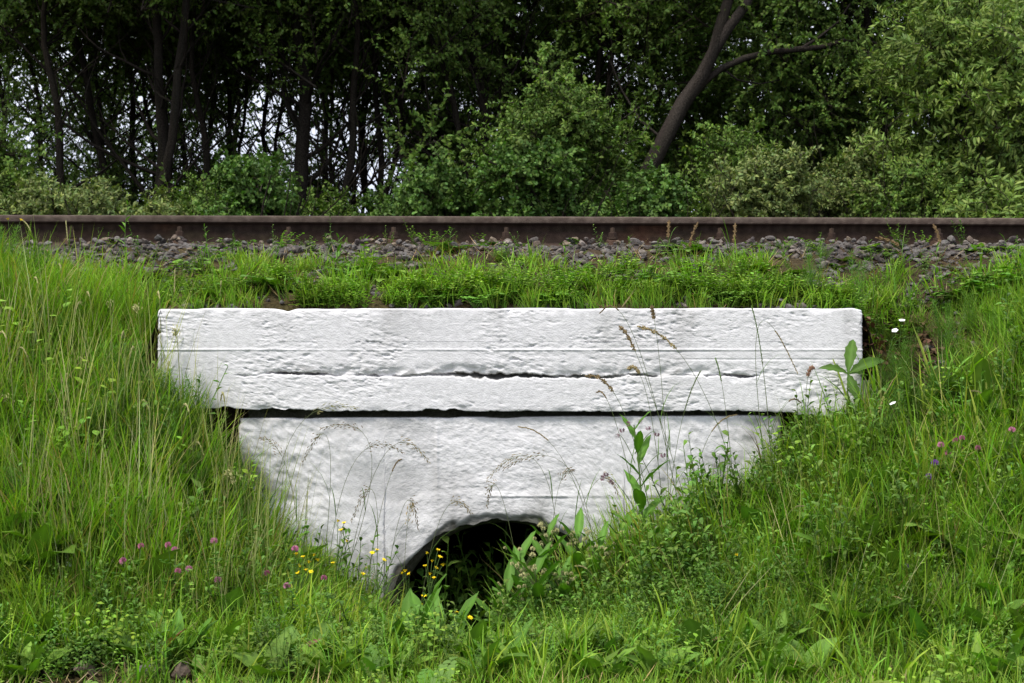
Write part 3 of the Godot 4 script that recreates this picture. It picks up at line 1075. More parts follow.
	var lines := [
		[[[600, 330, 19], [628, 215, 18], [648, 172, 17], [664, 140, 16], [683, 103, 16], [702, 76, 14], [714, 50, 12], [722, 20, 11], [735, -20, 10], [745, -80, 8], [750, -160, 4]], 9],
		[[[700, 80, 12], [712, 55, 11], [728, 28, 11], [746, 5, 10], [765, -40, 8], [800, -110, 4]], 8],
		[[[688, 100, 9], [706, 80, 8], [722, 68, 7], [745, 58, 7], [770, 52, 6], [800, 49, 6], [822, 47, 5], [845, 40, 4], [866, 41, 3], [890, 46, 2]], 7],
		[[[800, 49, 4], [818, 38, 3], [838, 22, 2], [850, 4, 2]], 5],
		[[[722, 68, 3], [738, 80, 2], [760, 84, 2], [780, 80, 1]], 4],
		[[[664, 140, 3], [640, 120, 3], [622, 90, 2], [610, 60, 2]], 4],
	]
	for l in lines:
		var pts := PackedVector3Array()
		var radii := PackedFloat32Array()
		for q in l[0]:
			pts.append(at(q[0], q[1], z + 0.1 * sin(q[1] * 0.05)) - t.position)
			radii.append(q[2] * 0.5 / FOCAL * (EYE.z - z))
		g.tube(pts, radii, l[1], Color(0.062, 0.052, 0.045), 0.07, rng)
	part("trunk", g.mesh(true), M.bark, t)
	var where := []
	var tint := PackedColorArray()
	for k in 90:
		var p := at(r(640, 900), r(-420, 30), z - r(0.2, 1.6)) - t.position
		where.append(Transform3D(frame(Vector3(r(-1, 1), r(-0.6, 0.7), r(-1, 1)), Vector3(r(-1, 1), 0.3, 1), r(0.8, 1.2)), p))
		tint.append(Color.WHITE * r(0.7, 1.2))
	crown(t, "dark", where, tint)
	bush("low pale bush nearest the left edge of the photo", 0, 92, 80, -7.2, "mid", 46)
	bush("low pale green bush right behind the rail, far left", 58, 178, 110, -6.6, "pale", 90)
	bush("second low pale bush behind the rail, below the leaning slim trunk", 122, 184, 80, -6.7, "pale", 70)
	bush("small pale bush below the thick forked trunk", 163, 186, 50, -6.8, "pale", 50)
	bush("round dark green bush with toothed leaves left of the middle", 258, 128, 148, -7.0, "broad", 120)
	bush("thin low bush at the foot of the bright sky gap", 405, 178, 80, -7.6, "broad", 26)
	bush("low bush filling the gap between the pale bushes and the round one", 190, 168, 90, -7.4, "mid", 46)
	bush("low sparse bush right of the round dark green bush", 335, 184, 80, -7.8, "mid", 26)
	bush("sprawling low bush at the foot of the slim trunks left of the middle", 385, 190, 110, -8.2, "broad", 30)
	bush("medium green bush left of the tall middle bush", 452, 160, 110, -7.4, "broad", 60)
	bush("tall layered bush in the middle of the picture", 562, 78, 165, -7.6, "mid", 110)
	bush("bright leafy bush before the tall middle bush", 545, 128, 120, -6.9, "broad", 70)
	bush("low round-leaved bush under the leaning trunk", 640, 168, 120, -6.8, "broad", 80)
	bush("dark bush right of the leaning trunk", 732, 128, 66, -7.6, "mid", 40)
	bush("pale grey-green willow bush in the right half", 790, 140, 150, -6.7, "pale", 150)
	bush("smaller pale grey-green bush beside the big bright willow", 858, 118, 90, -7.0, "pale", 90)
	bush("big bright green willow filling the right edge", 985, -40, 230, -7.0, "willow", 330, "trees of the belt behind the railway", "willow_tree", 0.5)
	bush("small bright sprig of a bush right behind the rail, far right", 992, 192, 50, -6.2, "willow", 24)
	bush("narrow bush between the pale bush and the bright willow", 905, 165, 80, -6.6, "mid", 50)
	bush("dim thin bush between the forked trunk and the round bush", 205, 120, 120, -11.5, "dark", 34)
	bush("dim thin bush behind the second low pale bush", 110, 110, 110, -12.5, "dark", 34)
	bush("dim thin bush behind the bright sky gap", 330, 150, 120, -13.5, "mid", 30)
	bush("dim thin bush between the sky gap and the stout trunk", 440, 90, 120, -12.0, "dark", 44)
	bush("dim bush deep in the wood right of the middle", 690, 130, 160, -11.0, "dark", 60)
	bush("dim bush deep in the wood behind the pale bushes", 830, 90, 190, -10.6, "dark", 90)
	bush("dim bush deep in the wood at the left edge", 60, 150, 110, -10.4, "dark", 40)


# ------------------------------------------------------------------ grass and ground cover

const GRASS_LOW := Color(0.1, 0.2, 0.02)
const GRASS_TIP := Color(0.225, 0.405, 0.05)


func tuft(n: int, h: float, w: float, spread: float, lean: float, curl: float, dry := 0.05) -> ArrayMesh:
	var g := Geo.new()
	for k in n:
		var a := r(0, TAU)
		var p := Vector3(cos(a), 0, sin(a)) * spread * sqrt(r(0, 1))
		var tone := r(0.7, 1.3)
		var warm := r(0.8, 1.25)
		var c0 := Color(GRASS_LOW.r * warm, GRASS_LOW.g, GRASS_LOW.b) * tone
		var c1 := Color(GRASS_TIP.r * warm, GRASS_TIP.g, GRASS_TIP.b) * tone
		if r(0, 1) < dry:
			c0 = Color(0.2, 0.17, 0.07)
			c1 = Color(0.36, 0.3, 0.14) * r(0.7, 1.2)
		elif r(0, 1) < 0.15:
			c1 = c1.lerp(Color(0.3, 0.27, 0.08), 0.5)
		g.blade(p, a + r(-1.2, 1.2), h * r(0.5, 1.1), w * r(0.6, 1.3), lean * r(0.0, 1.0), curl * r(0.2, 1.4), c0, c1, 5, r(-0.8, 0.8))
	return g.mesh(false)


func horsetail_mesh() -> ArrayMesh:
	var g := Geo.new()
	for s in 3:
		var x := Vector3(r(-0.04, 0.04), 0, r(-0.04, 0.04))
		var h := r(0.75, 1.0)
		var dir := Vector3(r(-0.15, 0.15), 1, r(-0.15, 0.15)).normalized()
		g.tube(PackedVector3Array([x, x + dir * h * 0.5, x + dir * h]), PackedFloat32Array([0.005, 0.004, 0.001]), 3, Color(0.12, 0.22, 0.05))
		for k in 15:
			var u := 0.2 + 0.78 * k / 15.0
			for q in 9:
				var az := TAU * q / 9.0 + k * 0.4 + r(-0.2, 0.2)
				g.blade(x + dir * h * u, az, (0.26 * (1.05 - u) + 0.06) * r(0.8, 1.2), 0.006, 1.0 + r(-0.15, 0.15), -0.55, Color(0.08, 0.17, 0.03), Color(0.12, 0.23, 0.045) * r(0.85, 1.15), 2)
	return g.mesh(false)


func weed_mesh(kind: int) -> ArrayMesh:
	var g := Geo.new()
	var c := [Color(0.105, 0.215, 0.03), Color(0.1, 0.19, 0.035), Color(0.13, 0.235, 0.03), Color(0.11, 0.18, 0.04), Color(0.12, 0.21, 0.025)][kind % 5] as Color
	c = c * (1.15 if kind < 5 else 0.95)
	if kind == 0:      # leaflets in fives on thin stalks
		for k in 13:
			var az := r(0, TAU)
			var l := r(0.05, 0.11)
			var tip := Vector3(cos(az) * l * r(0.3, 0.9), l, sin(az) * l * r(0.3, 0.9))
			g.tube(PackedVector3Array([Vector3.ZERO, tip * 0.55 + Vector3(0, 0.012, 0), tip]), PackedFloat32Array([0.0012, 0.001, 0.0008]), 3, c * 0.8)
			for q in 5:
				var a := az + (q - 2) * 0.75 + r(-0.2, 0.2)
				var d := Vector3(cos(a), r(-0.1, 0.4), sin(a)).normalized()
				g.leaflet(tip, d, Vector3(r(-0.3, 0.3), 1, r(-0.3, 0.3)).normalized(), r(0.018, 0.032), r(0.011, 0.017), green(c, 0.2), 0.2)
	elif kind == 1:    # rosette of long lobed leaves
		for k in 11:
			var az := r(0, TAU)
			var out := Vector3(cos(az), 0, sin(az))
			var l := r(0.07, 0.14)
			var up := r(0.4, 1.4)
			var col := green(c, 0.2)
			var dir := (out + Vector3(0, up, 0)).normalized()
			var p := Vector3.ZERO
			for s in 6:
				var w := 0.013 * sin(PI * (s + 1.2) / 7.2) + 0.004
				for e in [-1.0, 1.0]:
					var side: Vector3 = Vector3(-sin(az), 0, cos(az)) * e
					g.leaflet(p, (side + dir * 0.7).normalized(), dir.cross(side).normalized(), w * 1.9, l * 0.2, col, 0.0)
				p += dir * l / 6.0
				dir = (dir + out * 0.12 - Vector3(0, 0.14, 0)).normalized()
			g.leaflet(p - dir * l * 0.1, dir, Vector3.UP, l * 0.25, 0.02, col, 0.1)
	elif kind == 2:    # upright stems with many small oval leaves
		for k in 6:
			var az := r(0, TAU)
			var h := r(0.08, 0.2)
			var lean := Vector3(cos(az) * r(0.1, 0.7), 1, sin(az) * r(0.1, 0.7)).normalized()
			g.tube(PackedVector3Array([Vector3.ZERO, lean * h]), PackedFloat32Array([0.0015, 0.0008]), 3, c * 0.8)
			for s in 11:
				var a := s * 2.4 + r(-0.4, 0.4)
				var u := 0.15 + 0.85 * s / 10.0
				var d := Vector3(cos(a), r(0.1, 0.8), sin(a)).normalized()
				g.leaflet(lean * h * u, d, Vector3(r(-0.3, 0.3), 1, r(-0.3, 0.3)).normalized(), r(0.018, 0.034) * (1.15 - 0.5 * u), r(0.009, 0.015), green(c, 0.2) * (0.9 + 0.3 * u), 0.2)
	elif kind == 5:    # upright stems with lance leaves
		for k in 4:
			var az := r(0, TAU)
			var h := r(0.18, 0.36)
			var lean := Vector3(cos(az) * r(0.05, 0.4), 1, sin(az) * r(0.05, 0.4)).normalized()
			c = Color(0.09, 0.17, 0.03) * r(0.85, 1.2)
			g.tube(PackedVector3Array([Vector3.ZERO, lean * h]), PackedFloat32Array([0.002, 0.001]), 3, c * 0.8)
			for s in 15:
				var a := s * 2.4 + r(-0.4, 0.4)
				var u := 0.1 + 0.9 * s / 14.0
				var d := Vector3(cos(a), r(0.2, 0.9) + u * 0.5, sin(a)).normalized()
				g.leaflet(lean * h * u, d, Vector3(r(-0.3, 0.3), 1, r(-0.3, 0.3)).normalized(), r(0.04, 0.075) * (1.15 - 0.6 * u), r(0.009, 0.014), green(c, 0.2) * (0.9 + 0.25 * u), 0.35)
	elif kind == 3:    # feathery leaves
		for k in 9:
			var az := r(0, TAU)
			var l := r(0.07, 0.15)
			var dir := Vector3(cos(az) * r(0.3, 1.0), 1.0, sin(az) * r(0.3, 1.0)).normalized()
			var side := dir.cross(Vector3(r(-0.3, 0.3), 0.2, 1)).normalized()
			for s in 9:
				var u := 0.15 + 0.85 * s / 8.0
				for e in [-1.0, 1.0]:
					g.leaflet(dir * l * u, (side * e + dir * 0.6).normalized(), dir.cross(side), 0.03 * (1.15 - u), 0.0055, green(c, 0.15), 0.0)
			g.tube(PackedVector3Array([Vector3.ZERO, dir * l]), PackedFloat32Array([0.0012, 0.0006]), 3, c * 0.8)
	else:              # trefoil cushion
		for k in 26:
			var az := r(0, TAU)
			var tip := Vector3(cos(az) * r(0.0, 0.07), r(0.02, 0.09), sin(az) * r(0.0, 0.07))
			for q in 3:
				var a := az + q * TAU / 3.0
				g.leaflet(tip, Vector3(cos(a), r(0.0, 0.4), sin(a)).normalized(), Vector3(r(-0.2, 0.2), 1, r(-0.2, 0.2)).normalized(), r(0.012, 0.02), r(0.009, 0.014), green(c, 0.2), 0.2)
	return g.mesh(false)


# places n copies where keep(x, z) allows it; keep returns a size, or 0 for none
func sow(called: String, label: String, meshes: Array, mat: Material, n: int, box: Array, keep: Callable, tilt := 0.15, tone := 0.25, patchy := false, flat := 1.0) -> void:
	var lists := []
	var tints := []
	for k in meshes.size():
		lists.append([])
		tints.append(PackedColorArray())
	for k in n:
		var x := r(box[0], box[1])
		var z := r(box[2], box[3])
		var s: float = keep.call(x, z)
		if s <= 0.0:
			continue
		var v := rng.randi() % meshes.size()
		if patchy:
			v = clampi(int((soft.get_noise_2d(x * 190.0, z * 260.0 + 70.0) * 0.75 + 0.5 + r(-0.12, 0.12)) * meshes.size()), 0, meshes.size() - 1)
		var b := Basis.from_euler(Vector3(r(-tilt, tilt), r(0, TAU), r(-tilt, tilt))).scaled(Vector3(s, s * flat, s))
		lists[v].append(Transform3D(b, Vector3(x, (-0.42 if called == "ditch_weeds" else ground_y(x, z)) - 0.008, z)))
		var w := 1.0 + r(-tone, tone) + 0.3 * soft.get_noise_2d(x * 170.0, z * 170.0)
		tints[v].append(Color(w * r(0.9, 1.15), w, w * r(0.8, 1.1)))
	var t := Node3D.new()
	t.name = numbered(called)
	add_child(t)
	tag(t, label, "", "", "stuff")
	for v in meshes.size():
		if lists[v].size():
			scatter("clumps", "", meshes[v], mat, lists[v], tints[v], t)


func mouth(x: float, z: float) -> bool:      # the open ditch before the pipe
	return absf(x + 0.2 - 0.03 * z) < 0.17 and z < 1.12


func bare(x: float, z: float) -> bool:       # the stony spot at the bottom left
	return x > -1.45 and x < -0.95 and z > 1.36 and grain.get_noise_2d(x * 60.0, z * 60.0) > -0.35


func build_grass() -> void:
	var tall := []
	var fine := []
	var short := []
	for k in 7:
		tall.append(tuft(13, 0.42, 0.0072, 0.05, 0.25, 0.9, 0.08))
		fine.append(tuft(20, 0.3, 0.0043, 0.06, 0.3, 1.1, 0.05))
		short.append(tuft(16, 0.12, 0.005, 0.05, 0.4, 0.9, 0.06))
	var wide := []
	for k in 4:
		wide.append(tuft(9, 0.4, 0.0125, 0.05, 0.25, 1.3, 0.02))
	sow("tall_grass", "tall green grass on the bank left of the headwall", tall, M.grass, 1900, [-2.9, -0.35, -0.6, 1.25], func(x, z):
		if z < 0.1 and x > -1.53 or mouth(x, z):
			return 0.0
		var s := lerpf(0.5, 1.0, smoothstep(-0.45, -1.2, x)) * lerpf(1.0, 0.35, smoothstep(0.75, 1.25, z)) * r(0.7, 1.1)
		return s * (1.0 if z > -0.3 else 0.6), 0.2)
	sow("fine_grass", "fine bright grass on the bank left of the headwall", fine, M.grass, 1300, [-2.9, -0.3, -0.5, 1.3], func(x, z):
		if z < 0.08 and x > -1.53 or mouth(x, z):
			return 0.0
		return lerpf(0.6, 1.2, smoothstep(-0.45, -1.2, x)) * lerpf(1.0, 0.4, smoothstep(0.75, 1.25, z)) * r(0.7, 1.15), 0.2)
	sow("fine_grass", "dense fine bright grass on the bank right of the headwall", fine, M.grass, 3400, [0.3, 2.9, -0.45, 1.35], func(x, z):
		if z < 0.08 and x < 1.5:
			return 0.0
		if Vector2(x - 1.7, z + 0.2).length() < 0.2:
			return 0.0
		if z < 0.4 and absf(x - 1.72) < 0.25:
			return r(0.3, 0.5)
		return lerpf(0.5, 0.95, smoothstep(0.4, 1.2, x)) * lerpf(1.0, 0.45, smoothstep(0.7, 1.3, z)) * r(0.6, 1.1) * (1.0 if z > -0.1 else 0.6), 0.22)
	sow("tall_grass", "taller grass blades standing on the bank right of the headwall", tall, M.grass, 700, [0.45, 2.9, 0.1, 1.25], func(x, z):
		if z < 0.4 and absf(x - 1.72) < 0.25:
			return 0.0
		return lerpf(0.45, 0.85, smoothstep(0.45, 1.2, x)) * lerpf(1.0, 0.4, smoothstep(0.7, 1.2, z)) * r(0.6, 1.1), 0.25)
	sow("broad_grass", "broad-bladed grass scattered over both banks", wide, M.grass, 800, [-2.8, 2.8, 0.08, 1.25], func(x, z):
		if absf(x) < 0.5:
			return 0.0
		return lerpf(0.45, 0.9, smoothstep(0.5, 1.3, absf(x))) * lerpf(1.0, 0.4, smoothstep(0.7, 1.2, z)) * r(0.6, 1.1), 0.2)
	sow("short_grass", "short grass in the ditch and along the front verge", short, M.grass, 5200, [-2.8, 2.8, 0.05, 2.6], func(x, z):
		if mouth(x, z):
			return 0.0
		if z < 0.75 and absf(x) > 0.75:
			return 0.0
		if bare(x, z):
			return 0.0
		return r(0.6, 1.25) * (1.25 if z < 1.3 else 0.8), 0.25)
	sow("fine_grass", "tuft of fine grass right of the pipe mouth", fine, M.grass, 420, [0.12, 0.85, 0.3, 1.3], func(x, z):
		return r(0.5, 0.9) * lerpf(1.1, 0.6, smoothstep(0.6, 1.3, z)), 0.25)
	sow("far_grass", "rough grass behind the railway", tall, M.grass, 900, [-7.0, 7.0, -9.0, -5.2], func(_x, _z): return r(0.9, 1.6), 0.2)
	var tails := []
	for k in 4:
		tails.append(horsetail_mesh())
	sow("horsetails", "feathery green horsetails against the left end of the slab", tails, M.grass, 150, [-1.62, -1.0, 0.1, 0.5], func(x, _z): return r(0.3, 0.44) * lerpf(0.85, 1.0, smoothstep(-1.0, -1.4, x)), 0.12)
	sow("horsetails", "feathery horsetails scattered on the left bank", tails, M.grass, 90, [-2.6, -1.5, -0.5, 0.9], func(_x, _z): return r(0.22, 0.4), 0.15)
	sow("horsetails", "feathery horsetails scattered on the right bank", tails, M.grass, 40, [1.2, 2.6, -0.3, 0.8], func(_x, _z): return r(0.2, 0.34), 0.15)
	var weeds := []
	for kind in 5:
		for k in 3:
			weeds.append(weed_mesh(kind))
	sow("low_weeds", "low leafy weeds between the slab and the ballast", weeds, M.leaf, 2500, [-2.9, 2.9, -1.32, -0.2], func(x, z):
		if Vector2(x - 1.7, z + 0.2).length() < 0.2:
			return 0.0
		var n := soft.get_noise_2d(x * 230.0, z * 330.0)
		if z < -0.6 and r(0, 1) < 0.72 * smoothstep(-0.55, -1.1, z):
			return 0.0
		if n < 0.0:
			return 0.0
		return r(0.7, 1.45) * (0.85 + 0.9 * soft.get_noise_2d(x * 330.0 + 9.0, z * 300.0)) * (1.0 - 0.3 * smoothstep(-0.4, -0.9, z)), 0.3, 0.4, true, 0.62)
	sow("short_grass", "thin short grass between the slab and the ballast", short, M.grass, 900, [-2.9, 2.9, -0.85, -0.1], func(x, z):
		if Vector2(x - 1.7, z + 0.2).length() < 0.2 or soft.get_noise_2d(x * 200.0 + 40.0, z * 260.0) < -0.05:
			return 0.0
		return r(0.6, 1.2) * (1.3 if absf(x) > 1.5 else 1.0), 0.35, 0.3)
	sow("edge_weeds", "cushions of small weeds along the top edge of the slab", [weeds[0], weeds[1], weeds[6], weeds[7], weeds[12], weeds[13], weeds[14]], M.leaf, 900, [-1.5, 1.5, -0.34, -0.12], func(x, z): return (r(0.6, 1.2) * (1.0 if z < -0.2 else 0.8)) if soft.get_noise_2d(x * 260.0, z * 200.0 + 31.0) > 0.0 else 0.0, 0.15, 0.35, true, 0.7)
	sow("edge_grass", "short grass along the top edge of the slab", short, M.grass, 600, [-1.5, 1.5, -0.34, -0.115], func(x, z): return (r(0.4, 1.1)) if soft.get_noise_2d(x * 220.0, z * 200.0 + 90.0) > 0.0 else 0.0, 0.3, 0.3)
	sow("low_weeds", "leafy weeds among the grass of the banks and the verge", weeds.slice(3, 12), M.leaf, 420, [-2.6, 2.6, 0.08, 2.3], func(x, z):
		if mouth(x, z) or bare(x, z) or z > 0.9 and r(0, 1) < 0.7:
			return 0.0
		return r(0.8, 1.6) * (1.5 if absf(x) > 0.9 and z < 0.9 else 0.85), 0.3, 0.3)
	sow("ditch_weeds", "dim leafy plants rooted inside the mouth of the pipe", weeds.slice(3, 12), M.leaf, 50, [-0.4, 0.25, -0.6, -0.05], func(_x, _z): return r(1.6, 3.2), 0.4)
	var herbs := []
	for k in 6:
		herbs.append(weed_mesh(5))
	herbs.append(weed_mesh(2))
	sow("ditch_herbs", "mass of leafy green herbs right of the pipe mouth", herbs, M.leaf, 260, [-0.02, 0.85, 0.2, 1.15], func(x, z): return r(1.0, 1.6) * lerpf(1.0, 0.5, smoothstep(0.6, 1.1, z)) * lerpf(0.85, 1.0, smoothstep(0.35, 0.6, x)), 0.25, 0.35)
	sow("bank_herbs", "upright narrow-leaved herbs among the grass of both banks", herbs, M.leaf, 620, [-2.6, 2.6, 0.1, 1.6], func(x, z): return 0.0 if absf(x) < 0.6 and z < 1.0 else r(0.7, 1.4) * lerpf(1.0, 0.6, smoothstep(0.7, 1.3, z)), 0.25, 0.35)
	sow("ditch_weeds", "dim herbs standing in the mouth of the pipe", herbs, M.leaf, 60, [-0.4, 0.2, -0.7, -0.1], func(_x, _z): return r(1.5, 2.6), 0.25)
	var broad := []
	for k in 6:
		var bg := Geo.new()
		for q in 7:
			var az := q * 2.4 + r(-0.4, 0.4)
			var up := r(0.5, 2.0)
			var dir := Vector3(cos(az), up, sin(az)).normalized()
			var l := r(0.07, 0.13)
			var leaf_c := Color(0.115, 0.215, 0.033) * r(0.8, 1.2)
			bg.add(leaf_shape(r(0.35, 0.55) if k < 4 else r(0.2, 0.3), 0.47, r(0.3, 1.0), 0.3, 0.0, leaf_c), Transform3D(frame(dir, Vector3(-cos(az) * up, 1.0, -sin(az) * up), l), dir * 0.03))
			bg.tube(PackedVector3Array([Vector3.ZERO, dir * 0.035]), PackedFloat32Array([0.002, 0.002]), 3, leaf_c * 0.9)
		broad.append(bg.mesh(true))
	sow("ground_leaves", "mass of small broad-leaved plants along the front verge", broad, M.leaf, 330, [-2.2, 2.2, 0.75, 1.55], func(x, z):
		if mouth(x, z) or bare(x, z) or r(0, 1) > lerpf(1.0, 0.45, smoothstep(0.2, 1.0, x)):
			return 0.0
		return r(0.7, 1.3), 0.25, 0.3)
	sow("bank_leaves", "broad-leaved plants among the grass of both banks", broad, M.leaf, 200, [-2.4, 2.5, 0.15, 1.0], func(x, z): return 0.0 if absf(x) < 0.75 else r(1.0, 2.0), 0.35, 0.35)
	sow("broad_grass", "broad grass blades along the front verge", wide, M.grass, 520, [-2.2, 2.2, 0.8, 1.6], func(x, z): return 0.0 if mouth(x, z) or bare(x, z) else r(0.3, 0.6), 0.3, 0.3)
	var stalks := []
	for k in 4:
		var sg := Geo.new()
		for q in 3:
			sg.blade(Vector3(r(-0.05, 0.05), 0, r(-0.05, 0.05)), r(0, TAU), r(0.5, 0.82), 0.0045, r(0.0, 0.15), r(0.1, 0.7), Color(0.16, 0.22, 0.06), Color(0.42, 0.41, 0.22) * r(0.8, 1.25), 6)
		stalks.append(sg.mesh(false))
	sow("straw_stalks", "tall pale stalks standing in the grass left of the wall", stalks, M.grass, 270, [-2.5, -0.85, 0.1, 1.1], func(x, z): return r(0.6, 1.05) * lerpf(1.0, 0.5, smoothstep(0.8, 1.2, z)), 0.12)
	sow("straw_stalks", "pale stalks lying in the grass right of the pipe", stalks, M.grass, 120, [0.6, 2.5, 0.2, 1.2], func(x, z): return r(0.4, 0.7), 0.5)
	sow("tall_grass", "tall grass right of the pipe mouth", tall, M.grass, 260, [0.05, 0.9, 0.15, 1.0], func(_x, z): return r(0.7, 1.1) * lerpf(1.0, 0.5, smoothstep(0.5, 1.0, z)), 0.25)
	sow("broad_grass", "broad grass blades left of the pipe mouth", wide, M.grass, 150, [-0.85, -0.4, 0.12, 1.1], func(_x, _z): return r(0.5, 0.8), 0.25)
	sow("tall_grass", "grass at the foot of the wall left of the pipe mouth", tall, M.grass, 200, [-0.9, -0.42, 0.1, 0.8], func(_x, _z): return r(0.4, 0.7), 0.25)
	# fallen brown leaves in the hollow
	var g := Geo.new()
	for k in 5:
		g.leaflet(Vector3(r(-0.03, 0.03), r(0, 0.02), r(-0.03, 0.03)), Vector3(r(-1, 1), r(-0.3, 0.5), r(-1, 1)).normalized(), Vector3(r(-0.6, 0.6), 1, r(-0.4, 0.9)).normalized(), r(0.02, 0.04), r(0.012, 0.02), Color(0.1, 0.06, 0.042) * r(0.5, 1.5), r(-0.3, 0.4))
	sow("fallen_leaves", "brown fallen leaves in the washed-out hollow right of the slab", [g.mesh(false)], M.dry, 420, [1.46, 2.05, -0.5, 0.08], func(x, z): return r(0.7, 1.2) if Vector2(x - 1.7, z + 0.2).length() < 0.29 else 0.0, 0.6)
	g = Geo.new()
	for k in 7:
		g.blade(Vector3(r(-0.04, 0.04), 0.004, r(-0.04, 0.04)), r(0, TAU), r(0.05, 0.16), 0.003, r(1.0, 1.5), r(-0.3, 0.5), Color(0.3, 0.22, 0.12), Color(0.34, 0.27, 0.15) * r(0.6, 1.2), 3)
	sow("dead_stems", "dead brown stalks lying between the weeds", [g.mesh(false)], M.dry, 1900, [-2.8, 2.8, -1.1, 2.0], func(x, z): return r(0.7, 1.3) if z < -0.13 or z > 1.0 else (r(1.0, 2.0) if absf(x) > 0.7 and z > 0.1 else 0.0), 0.3)
	sow("ballast_herbs", "single upright weeds growing out of the ballast", herbs, M.leaf, 46, [-2.8, 2.8, -1.3, -0.5], func(_x, _z): return r(0.28, 0.6), 0.3)
	sow("pipe_grass", "tall grass hiding the right side of the pipe mouth", tall, M.grass, 150, [0.18, 0.6, 0.12, 0.5], func(_x, _z): return r(0.95, 1.3), 0.2)


# ------------------------------------------------------------------ single plants

var leaves := {}


# a broad leaf of length 1 that grows along +y with its face to +z
func leaf_shape(width: float, widest: float, bend: float, fold: float, lobes: float, c: Color) -> Geo:
	var g := Geo.new()
	var n := 9 if lobes > 0.0 else 7
	var ph := r(0, TAU)
	var p := Vector3.ZERO
	var a := 0.0
	for k in n + 1:
		var t := float(k) / n
		var w := width * 0.5 * pow(sin(PI * pow(t, log(0.5) / log(widest))), 0.8) if t > 0.0 and t < 1.0 else 0.0
		w = maxf(w, 0.02 * (1.0 - t))
		if lobes > 0.0:
			w *= 1.0 - lobes * float(k % 2)
		for e in [-1.0, -0.5, 0.0, 0.5, 1.0]:
			var wave := 0.02 * sin(k * 2.3 + ph + e) * absf(e)
			var col := c * (1.25 if e == 0.0 else r(0.88, 1.1))
			g.put(p + Vector3(e * w, 0, (absf(e) * fold * w + wave)), col)
		p += Vector3(0, cos(a), sin(a) * -1.0) / n
		a += bend / n
	g.grid(n + 1, 5, 0, false)
	return g


func big_leaf(width: float, widest: float, bend: float, fold: float, lobes: float, c: Color) -> ArrayMesh:
	return leaf_shape(width, widest, bend, fold, lobes, c).mesh(true)


func build_leaves() -> void:
	leaves.plantain = []
	leaves.dock = []
	leaves.lance = []
	leaves.thistle = []
	for k in 5:
		var tone := r(0.85, 1.2)
		leaves.plantain.append(big_leaf(r(0.45, 0.62), 0.48, r(0.2, 0.9), 0.25, 0.0, Color(0.095, 0.178, 0.03) * tone))
		leaves.dock.append(big_leaf(r(0.24, 0.32), 0.42, r(0.1, 0.7), 0.35, 0.0, Color(0.085, 0.185, 0.028) * tone))
		leaves.lance.append(big_leaf(r(0.17, 0.23), 0.4, r(0.3, 1.0), 0.3, 0.0, Color(0.1, 0.2, 0.03) * tone))
		leaves.thistle.append(big_leaf(r(0.3, 0.36), 0.55, r(0.5, 1.0), 0.5, 0.2, Color(0.062, 0.122, 0.022) * tone))
	leaves.brown = [big_leaf(0.4, 0.45, 0.9, 0.3, 0.0, Color(0.17, 0.07, 0.05)), big_leaf(0.35, 0.45, 0.6, 0.4, 0.0, Color(0.2, 0.1, 0.07))]


func put_leaf(kind: String, t: Node3D, p: Vector3, dir: Vector3, face: Vector3, size: float) -> void:
	var list: Array = leaves[kind]
	part("leaf", list[rng.randi() % list.size()], M.leaf, t, Transform3D(frame(dir, face, size), p))


func curve(a: Vector3, through: Vector3, b: Vector3, n: int) -> PackedVector3Array:
	var m := through * 2.0 - (a + b) * 0.5
	var out := PackedVector3Array()
	for k in n + 1:
		var t := float(k) / n
		out.append(a.lerp(m, t).lerp(m.lerp(b, t), t))
	return out


func taper(n: int, r0: float, r1: float) -> PackedFloat32Array:
	var out := PackedFloat32Array()
	for k in n:
		out.append(lerpf(r0, r1, float(k) / (n - 1)))
	return out


